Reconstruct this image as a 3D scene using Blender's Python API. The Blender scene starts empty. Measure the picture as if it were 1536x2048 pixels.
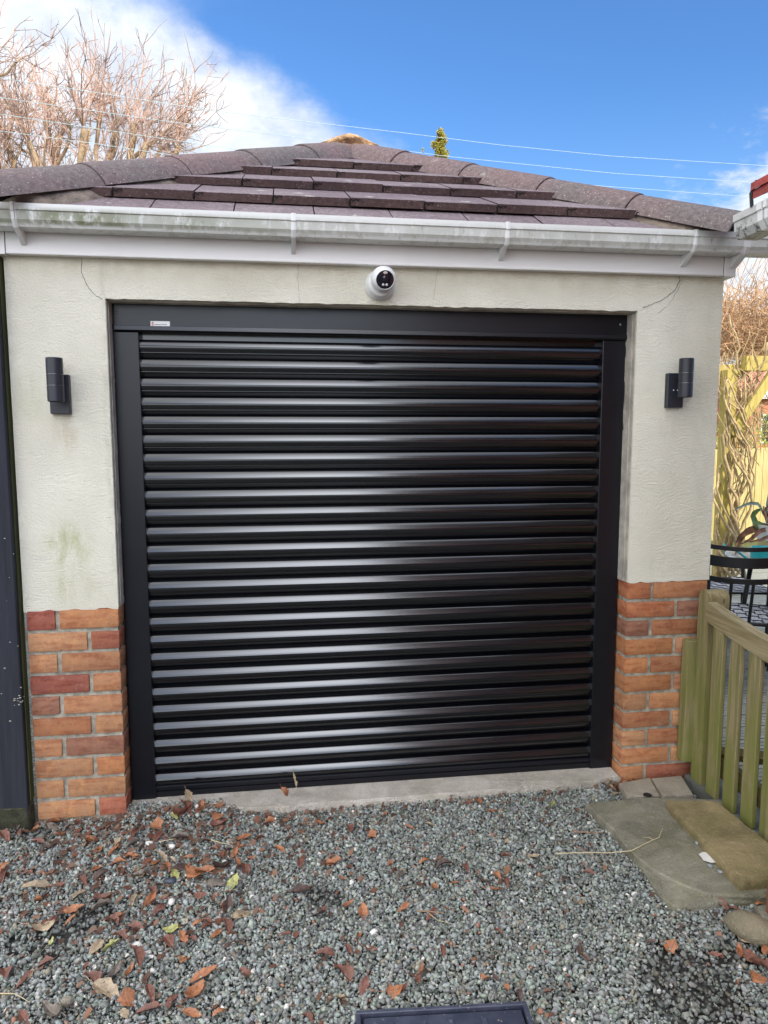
import bpy, bmesh, math, random
import numpy as np
from mathutils import Vector, Matrix, noise as mnoise
R = math.radians
rnd = random.Random(7)
scn = bpy.context.scene
COL = scn.collection

# ------------------------------------------------------------------ camera
FPX = 1424.44
YAW, PITCH, ROLL = 0.1380, -0.1090, -0.0013
CAM = Vector((0.6456, -2.8089, 1.5339))
_f = Vector((math.sin(YAW)*math.cos(PITCH), math.cos(YAW)*math.cos(PITCH), math.sin(PITCH)))
_r = Vector((math.cos(YAW), -math.sin(YAW), 0)); _u = _r.cross(_f)
_r, _u = math.cos(ROLL)*_r+math.sin(ROLL)*_u, -math.sin(ROLL)*_r+math.cos(ROLL)*_u
cd = bpy.data.cameras.new('camera'); cam = bpy.data.objects.new('camera', cd); COL.objects.link(cam)
cam.matrix_world = Matrix(((_r.x, _u.x, -_f.x, CAM.x), (_r.y, _u.y, -_f.y, CAM.y), (_r.z, _u.z, -_f.z, CAM.z), (0, 0, 0, 1)))
cd.sensor_fit = 'VERTICAL'; cd.sensor_height = 36; cd.lens = 36*FPX/2048
cd.clip_start = .05; cd.clip_end = 2000
scn.camera = cam
def ray(x, y): return (_f*FPX+(x-768)*_r-(y-1024)*_u).normalized()
def aty(x, y, Y): d = ray(x, y); return CAM+d*((Y-CAM.y)/d.y)        # measured point on a plane of known depth
def atz(x, y, Z): d = ray(x, y); return CAM+d*((Z-CAM.z)/d.z)

# ------------------------------------------------------------------ world
SUN_EL, SUN_AZ = 31.0, 150.0
W = bpy.data.worlds.new('World'); scn.world = W; W.use_nodes = True
class NT:
    def __init__(s, nt): s.nt = nt; s.n = nt.nodes; s.l = nt.links
    def add(s, t, **k):
        o = s.n.new(t)
        for a, b in k.items(): setattr(o, a, b)
        return o
    def put(s, sock, v):
        if v is None: return
        if isinstance(v, bpy.types.NodeSocket): s.l.new(v, sock)
        elif isinstance(v, (tuple, list)) and len(v) == 3 and sock.type == 'RGBA': sock.default_value = (*v, 1)
        else: sock.default_value = v
    def m(s, op, a, b=None, c=None, clamp=False):
        o = s.add('ShaderNodeMath', operation=op, use_clamp=clamp); s.put(o.inputs[0], a); s.put(o.inputs[1], b)
        if c is not None: s.put(o.inputs[2], c)
        return o.outputs[0]
    def vm(s, op, a, b=None):
        o = s.add('ShaderNodeVectorMath', operation=op); s.put(o.inputs[0], a); s.put(o.inputs[1], b)
        return o.outputs[1] if op in ('DOT_PRODUCT', 'LENGTH', 'DISTANCE') else o.outputs[0]
    def mix(s, f, a, b, blend='MIX'):
        o = s.add('ShaderNodeMix', data_type='RGBA', blend_type=blend); s.put(o.inputs[0], f); s.put(o.inputs[6], a); s.put(o.inputs[7], b)
        return o.outputs[2]
    def noise(s, v, scale, detail=4, rough=.55, dist=0, col=False):
        o = s.add('ShaderNodeTexNoise'); s.put(o.inputs['Vector'], v); o.inputs['Scale'].default_value = scale
        o.inputs['Detail'].default_value = detail; o.inputs['Roughness'].default_value = rough; o.inputs['Distortion'].default_value = dist
        return o.outputs['Color' if col else 'Fac']
    def vor(s, v, scale, out='Distance', feat='F1'):
        o = s.add('ShaderNodeTexVoronoi', feature=feat); s.put(o.inputs['Vector'], v); o.inputs['Scale'].default_value = scale
        return o.outputs[out]
    def rng(s, v, a, b, c=0., d=1., smooth=True):
        o = s.add('ShaderNodeMapRange', interpolation_type='SMOOTHSTEP' if smooth else 'LINEAR'); s.put(o.inputs[0], v)
        for i, q in zip((1, 2, 3, 4), (a, b, c, d)): s.put(o.inputs[i], q)
        return o.outputs[0]
    def scale(s, v, sc):
        o = s.add('ShaderNodeMapping'); s.put(o.inputs[0], v); o.inputs['Scale'].default_value = sc; return o.outputs[0]
    def sep(s, v):
        o = s.add('ShaderNodeSeparateXYZ'); s.put(o.inputs[0], v); return o.outputs
    def bump(s, h, strength=.5, dist=.01, nrm=None):
        o = s.add('ShaderNodeBump'); s.put(o.inputs['Height'], h); o.inputs['Strength'].default_value = strength
        o.inputs['Distance'].default_value = dist
        if nrm: s.put(o.inputs['Normal'], nrm)
        return o.outputs[0]
w = NT(W.node_tree); w.n.clear()
sky = w.add('ShaderNodeTexSky', sky_type='NISHITA', sun_disc=False, sun_elevation=R(SUN_EL), sun_rotation=R(SUN_AZ))
sky.air_density = 1.0; sky.dust_density = .35; sky.ozone_density = 2.0
tc = w.add('ShaderNodeTexCoord').outputs['Generated']
dx, dy, dz = w.sep(tc)
flat = w.add('ShaderNodeCombineXYZ'); dzz = w.m('ADD', w.m('MAXIMUM', dz, 0.), .35)
w.put(flat.inputs[0], w.m('DIVIDE', dx, dzz)); w.put(flat.inputs[1], w.m('DIVIDE', dy, dzz))
n1 = w.noise(flat.outputs[0], 1.7, 7, .6, .3); n2 = w.noise(flat.outputs[0], 5.5, 6, .65)
# the cloud bank: low and to the left of the garage, clear blue to the right
k = w.m('ADD', w.m('MULTIPLY', dx, -1.), w.m('MULTIPLY', dz, -2.6))
k = w.m('ADD', k, w.m('MULTIPLY', w.m('SUBTRACT', n1, .5), .55)); k = w.m('ADD', k, w.m('MULTIPLY', w.m('SUBTRACT', n2, .5), .16))
front = w.rng(dy, -.15, .25)
m_front = w.m('MULTIPLY', w.rng(k, -1.13, -.95), front)
# unseen bright cloud overhead and behind the viewer, added to light the shaded front
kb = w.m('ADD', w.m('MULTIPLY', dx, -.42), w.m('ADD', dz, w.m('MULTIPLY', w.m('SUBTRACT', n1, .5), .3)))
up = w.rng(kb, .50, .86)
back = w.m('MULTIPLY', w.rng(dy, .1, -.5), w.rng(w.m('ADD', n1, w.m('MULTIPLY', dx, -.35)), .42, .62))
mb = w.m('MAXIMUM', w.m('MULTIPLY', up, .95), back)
skyc = w.mix(1., sky.outputs[0], (SKYT := (.74, 1.17, 1.62)), 'MULTIPLY')
skys = w.add('ShaderNodeVectorMath', operation='SCALE'); w.put(skys.inputs[0], skyc); skys.inputs['Scale'].default_value = .103
cl_front = w.mix(w.rng(n2, .3, .7), (.50, .57, .68), (.80, .82, .86))
c = w.mix(m_front, skys.outputs[0], cl_front)
# unseen bright bank added behind for door highlights, and a small cloud at right
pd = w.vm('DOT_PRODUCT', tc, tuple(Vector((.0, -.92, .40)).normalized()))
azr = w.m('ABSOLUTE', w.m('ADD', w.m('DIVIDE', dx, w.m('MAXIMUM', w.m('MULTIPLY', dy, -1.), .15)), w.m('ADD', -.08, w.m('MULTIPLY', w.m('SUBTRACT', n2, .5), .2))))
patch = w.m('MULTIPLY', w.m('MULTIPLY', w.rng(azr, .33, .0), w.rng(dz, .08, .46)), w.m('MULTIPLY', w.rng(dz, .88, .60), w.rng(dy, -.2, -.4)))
rd = w.vm('DOT_PRODUCT', tc, tuple(Vector((.60, .785, .21)).normalized()))
c = w.mix(w.m('MULTIPLY', w.rng(dz, .42, .05), .42), c, (.46, .66, .86))
c = w.mix(w.m('MULTIPLY', w.rng(w.m('ADD', rd, w.m('MULTIPLY', w.m('SUBTRACT', n2, .5), .05)), .986, .999), .9), c, (.74, .77, .80))
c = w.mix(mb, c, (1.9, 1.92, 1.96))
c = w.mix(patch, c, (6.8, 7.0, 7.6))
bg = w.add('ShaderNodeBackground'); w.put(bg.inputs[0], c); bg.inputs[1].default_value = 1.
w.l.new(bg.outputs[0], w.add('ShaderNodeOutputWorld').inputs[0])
# sun, from behind the viewer and low: a winter midday
sd = bpy.data.lights.new('sun', 'SUN'); sd.energy = 4.2; sd.angle = R(.53); sd.color = (1, .90, .74)
sun = bpy.data.objects.new('sun', sd); COL.objects.link(sun)
az = R(SUN_AZ); sdir = Vector((math.sin(az)*math.cos(R(SUN_EL)), math.cos(az)*math.cos(R(SUN_EL)), math.sin(R(SUN_EL))))
sun.rotation_euler = sdir.to_track_quat('Z', 'Y').to_euler()
vs = scn.view_settings; vs.view_transform = 'Standard'; vs.look = 'None'; vs.exposure = 0.50; vs.gamma = 1; vs.use_curve_mapping = False

# ------------------------------------------------------------------ materials
def mat(name):
    m = bpy.data.materials.new(name); m.use_nodes = True; t = NT(m.node_tree)
    return m, t, t.n['Principled BSDF']
def simple(name, col, rough=.6, metal=0, spec=.5, bump=None, var=0, vscale=20):
    m, t, b = mat(name); o = t.add('ShaderNodeTexCoord').outputs['Object']
    if var:
        f = t.noise(o, vscale, 5); d = tuple(x*(1-var) for x in col); e = tuple(min(1, x*(1+var)) for x in col)
        t.put(b.inputs['Base Color'], t.mix(t.rng(f, .3, .7), d, e))
    else: b.inputs['Base Color'].default_value = (*col, 1)
    b.inputs['Roughness'].default_value = rough; b.inputs['Metallic'].default_value = metal; b.inputs['Specular IOR Level'].default_value = spec
    if bump: t.put(b.inputs['Normal'], t.bump(t.noise(o, bump[0], 5), bump[1], bump[2]))
    return m
def ocoord(t): return t.add('ShaderNodeTexCoord').outputs['Object']
def vcol(t, name='Col'):
    a = t.add('ShaderNodeAttribute'); a.attribute_name = name; return a.outputs['Color']
def world_pos(t): return t.add('ShaderNodeNewGeometry').outputs['Position']

def render_mat():
    m, t, b = mat('cream_render'); p = ocoord(t)
    base = t.mix(t.rng(t.noise(p, 1.7, 5), .3, .7), (.62, .59, .49), (.725, .695, .59))
    base = t.mix(t.m('MULTIPLY', t.rng(t.noise(p, 9, 6, .7), .55, .75), .35), base, (.52, .53, .48))
    x, y, z = t.sep(p)
    # darker grime under the fascia
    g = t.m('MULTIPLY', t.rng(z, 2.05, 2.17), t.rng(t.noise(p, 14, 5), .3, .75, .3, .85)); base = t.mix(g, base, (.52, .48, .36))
    def stain(cx, cz, rx, rz, amt, col, sc=18):
        nonlocal base
        d = t.m('ADD', t.m('POWER', t.m('DIVIDE', t.m('SUBTRACT', x, cx), rx), 2.), t.m('POWER', t.m('DIVIDE', t.m('SUBTRACT', z, cz), rz), 2.))
        f = t.m('MULTIPLY', t.rng(d, 1.2, 0.), t.rng(t.noise(t.scale(p, (1, 1, .35)), sc, 6, .7), .38, .68)); base = t.mix(t.m('MULTIPLY', f, amt), base, col)
    stain(-.17, 1.12, .10, .11, .75, (.36, .38, .16)); stain(-.17, .95, .12, .09, .5, (.42, .42, .22)); stain(-.17, 1.53, .06, .10, .6, (.52, .44, .32))
    stain(2.25, 1.35, .05, .10, .45, (.48, .47, .36)); stain(2.25, 1.56, .07, .07, .5, (.55, .52, .42)); stain(-.29, 1.66, .06, .12, .4, (.45, .46, .3)); stain(2.24, .98, .1, .06, .5, (.5, .48, .36))
    stain(.0, 1.55, .03, .9, .5, (.42, .40, .32), 30); stain(2.39, 1.5, .05, .9, .35, (.50, .51, .40), 12)
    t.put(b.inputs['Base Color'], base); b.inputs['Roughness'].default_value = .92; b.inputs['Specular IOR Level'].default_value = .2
    sw = t.add('ShaderNodeTexCoord')
    rot = t.add('ShaderNodeMapping'); t.put(rot.inputs[0], p); rot.inputs['Rotation'].default_value = (0, R(38), 0); rot.inputs['Scale'].default_value = (1, 1, 3.5)
    warp = t.vm('ADD', rot.outputs[0], t.vm('SCALE', t.noise(p, 3, 2, col=True)))
    h = t.m('ADD', t.m('MULTIPLY', t.noise(warp, 42, 3, .6), .8), t.m('MULTIPLY', t.noise(p, 190, 3, .6), .5))
    t.put(b.inputs['Normal'], t.bump(h, .55, .012))
    return m
M = {}
M['render'] = render_mat()
def pvc(name, col, moss=0):
    m, t, b = mat(name); p = ocoord(t); base = t.mix(t.rng(t.noise(p, 3, 4), .3, .7), tuple(c*.95 for c in col), col)
    if moss:
        x, y, z = t.sep(p)
        band = t.m('MULTIPLY', t.rng(z, 2.252, 2.262), t.rng(z, 2.318, 2.292))
        left = t.rng(x, .9, -.2, .35, 1.)
        st = t.m('MULTIPLY', band, t.m('MULTIPLY', t.rng(t.noise(t.scale(p, (1, 1, .45)), 26, 8, .75), .34, .52), t.rng(t.noise(p, 4.5, 3), .28, .52, .45, 1.)))
        base = t.mix(t.m('MULTIPLY', st, left), base, (.155, .165, .08))
        st2 = t.m('MULTIPLY', t.rng(z, 2.325, 2.275), t.rng(t.noise(t.scale(p, (1, 1, .2)), 60, 6, .8), .56, .72))
        base = t.mix(t.m('MULTIPLY', st2, .8), base, (.17, .18, .14))
        lip = t.m('MULTIPLY', t.rng(z, 2.262, 2.272, 1., 0.), t.rng(t.noise(p, 25, 5, .7), .5, .62)); base = t.mix(t.m('MULTIPLY', lip, .4), base, (.30, .29, .2))
    t.put(b.inputs['Base Color'], base); b.inputs['Roughness'].default_value = .42
    t.put(b.inputs['Normal'], t.bump(t.noise(p, 6, 3), .12, .01)); return m
M['gutter'] = pvc('white_gutter_plastic', (.70, .705, .68), 1)
M['fascia'] = pvc('white_fascia_plastic', (.80, .785, .77))
M['white'] = simple('white_plastic', (.74, .74, .73), .35, var=.04)
M['seam'] = simple('dark_seam', (.05, .05, .05), .9); M['gap'] = simple('black_gap', (.004, .003, .003), 1)
def brick_mat():
    m, t, b = mat('red_brick'); p = ocoord(t); c = vcol(t)
    streak = t.rng(t.noise(t.scale(p, (5, 5, 26)), 1.6, 5, .6), .42, .66)
    base = t.mix(t.m('MULTIPLY', streak, .75), c, t.mix(1., c, (.66, .42, .42), 'MULTIPLY'))
    base = t.mix(t.m('MULTIPLY', t.rng(t.noise(p, 26, 7, .75), .45, .65), .6), base, t.mix(1., c, (1.35, 1.3, 1.1), 'MULTIPLY'))
    base = t.mix(t.m('MULTIPLY', t.rng(t.noise(p, 75, 3, .7), .64, .7), .7), base, (.04, .03, .03))
    base = t.mix(t.m('MULTIPLY', t.rng(t.noise(p, 17, 8, .85), .56, .68), .5), base, (.42, .36, .29))
    t.put(b.inputs['Base Color'], base); b.inputs['Roughness'].default_value = .9; b.inputs['Specular IOR Level'].default_value = .2
    t.put(b.inputs['Normal'], t.bump(t.m('ADD', t.noise(p, 60, 6, .7), t.m('MULTIPLY', t.noise(p, 300, 2), .4)), .5, .006)); return m
M['brick'] = brick_mat()
M['mortar'] = simple('grey_mortar', (.335, .315, .255), .95, bump=(150, .8, .006), var=.35, vscale=30)
def black_metal(name, col, rough, spec=.85):
    m, t, b = mat(name); p = ocoord(t); b.inputs['Base Color'].default_value = (*col, 1)
    t.put(b.inputs['Roughness'], t.rng(t.noise(t.scale(p, (1, 1, 6)), 2.5, 4), .3, .7, rough*.95, rough*1.05)); b.inputs['Specular IOR Level'].default_value = spec
    t.put(b.inputs['Normal'], t.bump(t.noise(p, 700, 1), .03, .001)); return m
M['slat'] = black_metal('black_slat_aluminium', (.003, .0035, .0055), .165)
M['rail'] = black_metal('black_rail_aluminium', (.004, .0045, .008), .30, .45)
M['rubber'] = simple('black_rubber', (.012, .012, .014), .6)
M['lampblack'] = simple('matt_black_lamp', (.020, .022, .030), .42, var=.1)
M['glassdark'] = simple('dark_glass', (.006, .007, .014), .08, spec=.8)
M['led'] = simple('frosted_led', (.62, .55, .50), .25)
M['steel'] = simple('screw_steel', (.4, .4, .42), .35, metal=1)
M['red'] = simple('red_print', (.45, .03, .04), .5); M['ink'] = simple('dark_print', (.05, .04, .05), .5)
def tile_mat(name, a, bcol, speck, lich=.0, top=False):
    m, t, b = mat(name); p = ocoord(t)
    base = t.mix(t.rng(t.noise(p, 2.3, 6, .6), .35, .65), a, bcol)
    base = t.mix(1., base, t.mix(t.rng(t.noise(p, 60, 4, .8), .3, .7), (.7, .7, .7), (1.3, 1.3, 1.3)), 'MULTIPLY')
    s = t.rng(t.vor(p, 95), .20, .12); base = t.mix(t.m('MULTIPLY', t.m('MULTIPLY', s, t.rng(t.noise(p, 120, 1), .45, .55)), speck), base, (.62, .55, .50))
    if lich:
        q = t.scale(p, (1, 1, 1)); f = t.rng(t.vor(q, 5.5), .15, .10); f = t.m('MULTIPLY', f, t.rng(t.noise(p, 40, 4, .7), .4, .6))
        base = t.mix(t.m('MULTIPLY', f, lich), base, (.50, .50, .42))
    t.put(b.inputs['Base Color'], base); b.inputs['Roughness'].default_value = .9; b.inputs['Specular IOR Level'].default_value = .25
    t.put(b.inputs['Normal'], t.bump(t.noise(p, 130, 5, .7), .8, .006)); return m
M['tile'] = tile_mat('plum_concrete_tile', (.160, .120, .134), (.225, .180, .188), .5, .9)
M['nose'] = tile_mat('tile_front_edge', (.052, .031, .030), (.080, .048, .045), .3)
M['hip'] = tile_mat('granular_hip_tile', (.205, .140, .135), (.160, .135, .130), 1., .35)
M['bed'] = simple('old_mortar_bedding', (.185, .145, .115), .95, bump=(45, .9, .012), var=.5, vscale=12)
M['cap'] = simple('weathered_apex_mortar', (.38, .245, .135), .95, bump=(30, 1., .03), var=.4, vscale=18)
M['felt'] = simple('roof_underside', (.03, .025, .025), .95)
def wood(name, a, bcol, algae=0, grain='z', zlo=0, zhi=1, rough=.85, acol=(.165, .18, .04)):
    m, t, b = mat(name); p = ocoord(t)
    sc = {'z': (1, 1, .06), 'y': (1, .06, 1), 'x': (.06, 1, 1)}[grain]; q = t.scale(p, sc)
    gr = t.noise(q, 55, 5, .65, .4); base = t.mix(t.rng(gr, .3, .7), a, bcol)
    base = t.mix(t.m('MULTIPLY', t.rng(t.noise(q, 16, 3), .5, .7), .35), base, tuple(x*.6 for x in a))
    kn = t.vor(t.scale(p, (1, 1, .45) if grain == 'z' else (1, .45, 1)), 8.5); base = t.mix(t.m('MULTIPLY', t.rng(kn, .075, .035), .8), base, tuple(x*.35 for x in a))
    if algae:
        z = t.sep(p)[2]; f = t.m('MULTIPLY', t.rng(z, zhi, zlo, .25, 1.), t.rng(t.noise(t.scale(p, (1, 1, .4)), 9, 5, .6), .25, .6))
        base = t.mix(t.m('MULTIPLY', f, algae), base, acol)
    t.put(b.inputs['Base Color'], base); b.inputs['Roughness'].default_value = rough; b.inputs['Specular IOR Level'].default_value = .25
    t.put(b.inputs['Normal'], t.bump(gr, .5, .004)); return m
M['gatewood'] = wood('mossy_gate_timber', (.15, .12, .062), (.33, .265, .15), .95, 'z', .1, .9)
M['gaterail'] = wood('weathered_rail_timber', (.20, .155, .085), (.36, .29, .175), .5, 'y', .1, .9)
M['darkboard'] = wood('dark_painted_timber', (.022, .024, .032), (.032, .034, .045), .0, 'z')
M['mossedge'] = wood('mossy_timber_edge', (.03, .035, .015), (.07, .08, .03), .3, 'z')
M['pergola'] = wood('sunlit_pergola_timber', (.36, .28, .08), (.55, .44, .15), .3, 'z', 1, 3, acol=(.30, .30, .05))
M['fencewood'] = wood('pale_fence_timber', (.40, .31, .12), (.60, .49, .24), .3, 'z', 0, 1.2, acol=(.32, .34, .08))
M['deck'] = wood('grooved_deck_timber', (.25, .25, .23), (.40, .40, .38), .6, 'x', -1, 1, acol=(.14, .17, .09))
M['brownpost'] = wood('reddish_brown_timber', (.16, .06, .04), (.25, .11, .08), .0, 'z')
def stone(name, a, bcol, moss=0, mcol=(.20, .20, .09), sc=6):
    m, t, b = mat(name); p = ocoord(t); base = t.mix(t.rng(t.noise(p, sc, 7, .65, .5), .3, .7), a, bcol)
    base = t.mix(t.m('MULTIPLY', t.rng(t.noise(p, 120, 3, .8), .58, .68), .5), base, tuple(min(1, c*1.7) for c in bcol))
    if moss: base = t.mix(t.m('MULTIPLY', t.rng(t.noise(p, 7, 5, .7), .42, .65), moss), base, mcol)
    t.put(b.inputs['Base Color'], base); b.inputs['Roughness'].default_value = .93; b.inputs['Specular IOR Level'].default_value = .2
    t.put(b.inputs['Normal'], t.bump(t.m('ADD', t.noise(p, 18, 7, .75, 1.), t.m('MULTIPLY', t.noise(p, 160, 3), .35)), .9, .022)); return m
M['flag'] = stone('grey_flagstone', (.170, .158, .122), (.330, .308, .240), .3)
M['sand'] = stone('buff_sandstone', (.205, .165, .085), (.39, .30, .165), .5, (.21, .20, .075))
M['paver'] = stone('concrete_paver', (.30, .265, .21), (.42, .37, .30), .2)
M['cobble'] = stone('smooth_cobble', (.24, .205, .14), (.32, .27, .185))
M['sill'] = stone('concrete_sill', (.42, .375, .33), (.60, .545, .485), .3, (.25, .25, .14), 9)
M['ledge'] = stone('blue_grey_edging', (.15, .16, .155), (.22, .23, .22), .3)

# ------------------------------------------------------------------ mesh helpers
class MB:
    def __init__(s): s.v = []; s.f = []; s.mi = []; s.c = []; s.col = (1, 1, 1)
    def add(s, vs, fs, mi=0, col=None):
        o = len(s.v); s.v += [tuple(v) for v in vs]
        for f in fs: s.f.append(tuple(i+o for i in f)); s.mi.append(mi); s.c.append(col or s.col)
    def box(s, a, b, mi=0, col=None, ch=0, jit=0):
        x0, y0, z0 = [min(p, q) for p, q in zip(a, b)]; x1, y1, z1 = [max(p, q) for p, q in zip(a, b)]
        if ch <= 0:
            vs = [(x0, y0, z0), (x1, y0, z0), (x1, y1, z0), (x0, y1, z0), (x0, y0, z1), (x1, y0, z1), (x1, y1, z1), (x0, y1, z1)]
            s.add(vs, [(0, 3, 2, 1), (4, 5, 6, 7), (0, 1, 5, 4), (1, 2, 6, 5), (2, 3, 7, 6), (3, 0, 4, 7)], mi, col); return
        bm = bmesh.new(); bmesh.ops.create_cube(bm, size=1)
        for v in bm.verts:
            v.co = Vector(((x0+x1)/2+v.co.x*(x1-x0), (y0+y1)/2+v.co.y*(y1-y0), (z0+z1)/2+v.co.z*(z1-z0)))
            if jit: v.co += Vector([rnd.uniform(-jit, jit) for _ in range(3)])
        bmesh.ops.bevel(bm, geom=bm.edges[:], offset=ch, segments=2 if ch > .003 else 1, affect='EDGES', profile=.5)
        s.bm(bm, mi, col)
    def bm(s, bm, mi=0, col=None):
        bm.verts.index_update(); s.add([v.co[:] for v in bm.verts], [[v.index for v in f.verts] for f in bm.faces], mi, col); bm.free()
    def tube(s, pts, rad, n=6, mi=0, col=None, cap=True):
        pts = [Vector(p) for p in pts]; rad = rad if isinstance(rad, (list, tuple)) else [rad]*len(pts); vs = []; fs = []
        prev = None
        for i, p in enumerate(pts):
            d = (pts[min(i+1, len(pts)-1)]-pts[max(i-1, 0)]); d = d.normalized() if d.length > 1e-9 else Vector((0, 0, 1))
            a = prev-d*prev.dot(d) if prev else d.cross(Vector((0, 0, 1)) if abs(d.z) < .9 else Vector((1, 0, 0)))
            if a.length < 1e-6: a = d.orthogonal()
            a.normalize(); prev = a; b = d.cross(a)
            for j in range(n):
                q = 2*math.pi*j/n; vs.append(p+(a*math.cos(q)+b*math.sin(q))*rad[i])
        for i in range(len(pts)-1):
            for j in range(n): fs.append((i*n+j, i*n+(j+1) % n, (i+1)*n+(j+1) % n, (i+1)*n+j))
        if cap: fs.append(tuple(range(n))[::-1]); fs.append(tuple((len(pts)-1)*n+j for j in range(n)))
        s.add(vs, fs, mi, col)
    def extrude_x(s, prof, x0, x1, mi=0, closed=True, col=None):
        n = len(prof); vs = [(x0, y, z) for y, z in prof]+[(x1, y, z) for y, z in prof]; fs = []
        for i in range(n if closed else n-1): j = (i+1) % n; fs.append((i, j, n+j, n+i))
        if closed: fs += [tuple(range(n))[::-1], tuple(range(n, 2*n))]
        s.add(vs, fs, mi, col)
    def lathe(s, prof, n=32, mi=0, M4=None, col=None):      # prof (r, z) about local z
        vs = []; fs = []
        for r, z in prof:
            for j in range(n): q = 2*math.pi*j/n; vs.append(Vector((r*math.cos(q), r*math.sin(q), z)))
        for i in range(len(prof)-1):
            for j in range(n): fs.append((i*n+j, i*n+(j+1) % n, (i+1)*n+(j+1) % n, (i+1)*n+j))
        if M4: vs = [M4 @ v for v in vs]
        s.add(vs, fs, mi, col)
    def build(s, name, mats, parent=None, smooth=False, loc=None):
        me = bpy.data.meshes.new(name); me.from_pydata(s.v, [], s.f)
        mats = mats if isinstance(mats, list) else [mats]
        for q in mats: me.materials.append(q)
        me.polygons.foreach_set('material_index', s.mi)
        if smooth is True: me.polygons.foreach_set('use_smooth', [True]*len(s.f))
        a = me.color_attributes.new('Col', 'FLOAT_COLOR', 'CORNER')
        buf = []
        for p, c in zip(s.f, s.c): buf += [c[0], c[1], c[2], 1.]*len(p)
        a.data.foreach_set('color', buf)
        me.validate(); me.update()
        if smooth == 'auto':
            me.polygons.foreach_set('use_smooth', [True]*len(me.polygons)); me.set_sharp_from_angle(angle=R(35))
        o = bpy.data.objects.new(name, me); COL.objects.link(o)
        if parent: o.parent = parent; o.matrix_parent_inverse = parent.matrix_world.inverted()
        return o
def empty(name, loc=(0, 0, 0)):
    o = bpy.data.objects.new(name, None); COL.objects.link(o); o.location = loc; o.matrix_world = Matrix.Translation(Vector(loc)); o.empty_display_size = .1; return o
def tag(o, label=None, cat=None, group=None, kind=None):
    for k_, v_ in (('label', label), ('category', cat), ('group', group), ('kind', kind)):
        if v_: o[k_] = v_
    return o
def align(pos, zdir, xdir=None):
    z = Vector(zdir).normalized(); x = (Vector(xdir) if xdir else z.orthogonal()); x = (x-z*x.dot(z)).normalized(); y = z.cross(x)
    return Matrix(((x.x, y.x, z.x, pos[0]), (x.y, y.y, z.y, pos[1]), (x.z, y.z, z.z, pos[2]), (0, 0, 0, 1)))

# ------------------------------------------------------------------ constants of the garage
XL, XR = -.345, 2.455           # outer wall
XA, XB = 0.0, 2.0818            # door opening
ZT = 2.033; ZLL, ZLR = .870, .9055; PL, PR = .0847, .0819
YD = .08
GND = .022
def gz(x, y):
    return GND + (.022*max(0, min(1, (y+.10)/.05))*max(0, min(1, (.55-x)/.2)) if x > .0 else 0) + .012*max(0, min(1, (.6-x)/1.0)) + .006*mnoise.noise(Vector((x*2.2, y*2.2, 0))) + .004*mnoise.noise(Vector((x*6, y*6, 3)))

# ------------------------------------------------------------------ ground
def ground_mat():
    m, t, b = mat('ground_soil_and_grass'); p = world_pos(t)
    v = t.vor(p, 70); soil = t.mix(t.rng(v, .1, .6), (.15, .165, .16), (.045, .045, .042))
    soil = t.mix(t.rng(t.noise(p, 3, 4), .45, .65), soil, (.035, .028, .024))
    gr = t.mix(t.rng(t.noise(p, 8, 6, .7), .3, .7), (.05, .075, .02), (.12, .12, .04))
    x, y, z = t.sep(p); f = t.rng(y, 5.2, 6.)
    t.put(b.inputs['Base Color'], t.mix(f, soil, gr)); b.inputs['Roughness'].default_value = .95
    t.put(b.inputs['Normal'], t.bump(t.m('ADD', v, t.noise(p, 40)), .6, .012)); return m
g = MB(); g.add([(-400, -400, 0), (400, -400, 0), (400, 400, 0), (-400, 400, 0)], [(0, 1, 2, 3)])
tag(g.build('ground', ground_mat()), kind='structure')

# ------------------------------------------------------------------ garage
G = empty('garage', (1.055, 2.5, 0))
tag(G, 'cream rendered garage with brick base, hipped plum tile roof and black roller door', 'garage')
DEP = 5.2
# rendered walls (with the hairline cracks as thin dark filled fissures)
wl = MB()
wl.box((XL, 0, ZLL), (XA, .22, 2.30)); wl.box((XB, 0, ZLR), (XR, .22, 2.30))
wl.box((XA-.0, .001, ZT), (XB+.0, .22, 2.299))
wl.box((XL+.004, .22, 0), (XL+.22, DEP, 2.30)); wl.box((XR-.22, .22, 0), (XR-.004, DEP, 2.30)); wl.box((XL+.22, DEP-.2, 0), (XR-.22, DEP, 2.30))
# ragged lower lip of the render over the brick and round the opening
def ragged(x0, x1, z, dz, y=-.004, n=40):
    vs = []; fs = []
    for i in range(n+1):
        x = x0+(x1-x0)*i/n; zz = z-abs(mnoise.noise(Vector((x*14, z*3, 1))))*dz-dz*.2
        vs += [(x, y, z+.03), (x, y-.0, zz), (x, .05, zz)]
    for i in range(n): a = i*3; fs += [(a, a+1, a+4, a+3), (a+1, a+2, a+5, a+4)]
    wl.add(vs, fs)
ragged(XL, XA, ZLL+.004, .016, -.0015); ragged(XB, XR, ZLR+.004, .014, -.0015); ragged(XA+.002, XB-.002, ZT+.001, .007, -.0008, 130)
def crack(pts, wd=.0012):
    pts = [aty(px, py, -.0012) for px, py in pts]; out = []
    for a, b in zip(pts, pts[1:]):
        for i in range(5): out.append(a.lerp(b, i/5)+Vector((rnd.uniform(-1, 1), 0, rnd.uniform(-1, 1)))*.0022)
    out.append(pts[-1]); vs = []; fs = []
    for i, p in enumerate(out):
        d = (out[min(i+1, len(out)-1)]-out[max(0, i-1)]).normalized(); s_ = Vector((-d.z, 0, d.x))*wd*rnd.uniform(.5, 1.2); vs += [p-s_, p+s_]
    for i in range(len(out)-1): fs.append((2*i, 2*i+1, 2*i+3, 2*i+2))
    wl.add(vs, fs, 1)
crack([(163, 516), (164, 545), (172, 568), (188, 588), (204, 598)], .0010)
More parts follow.
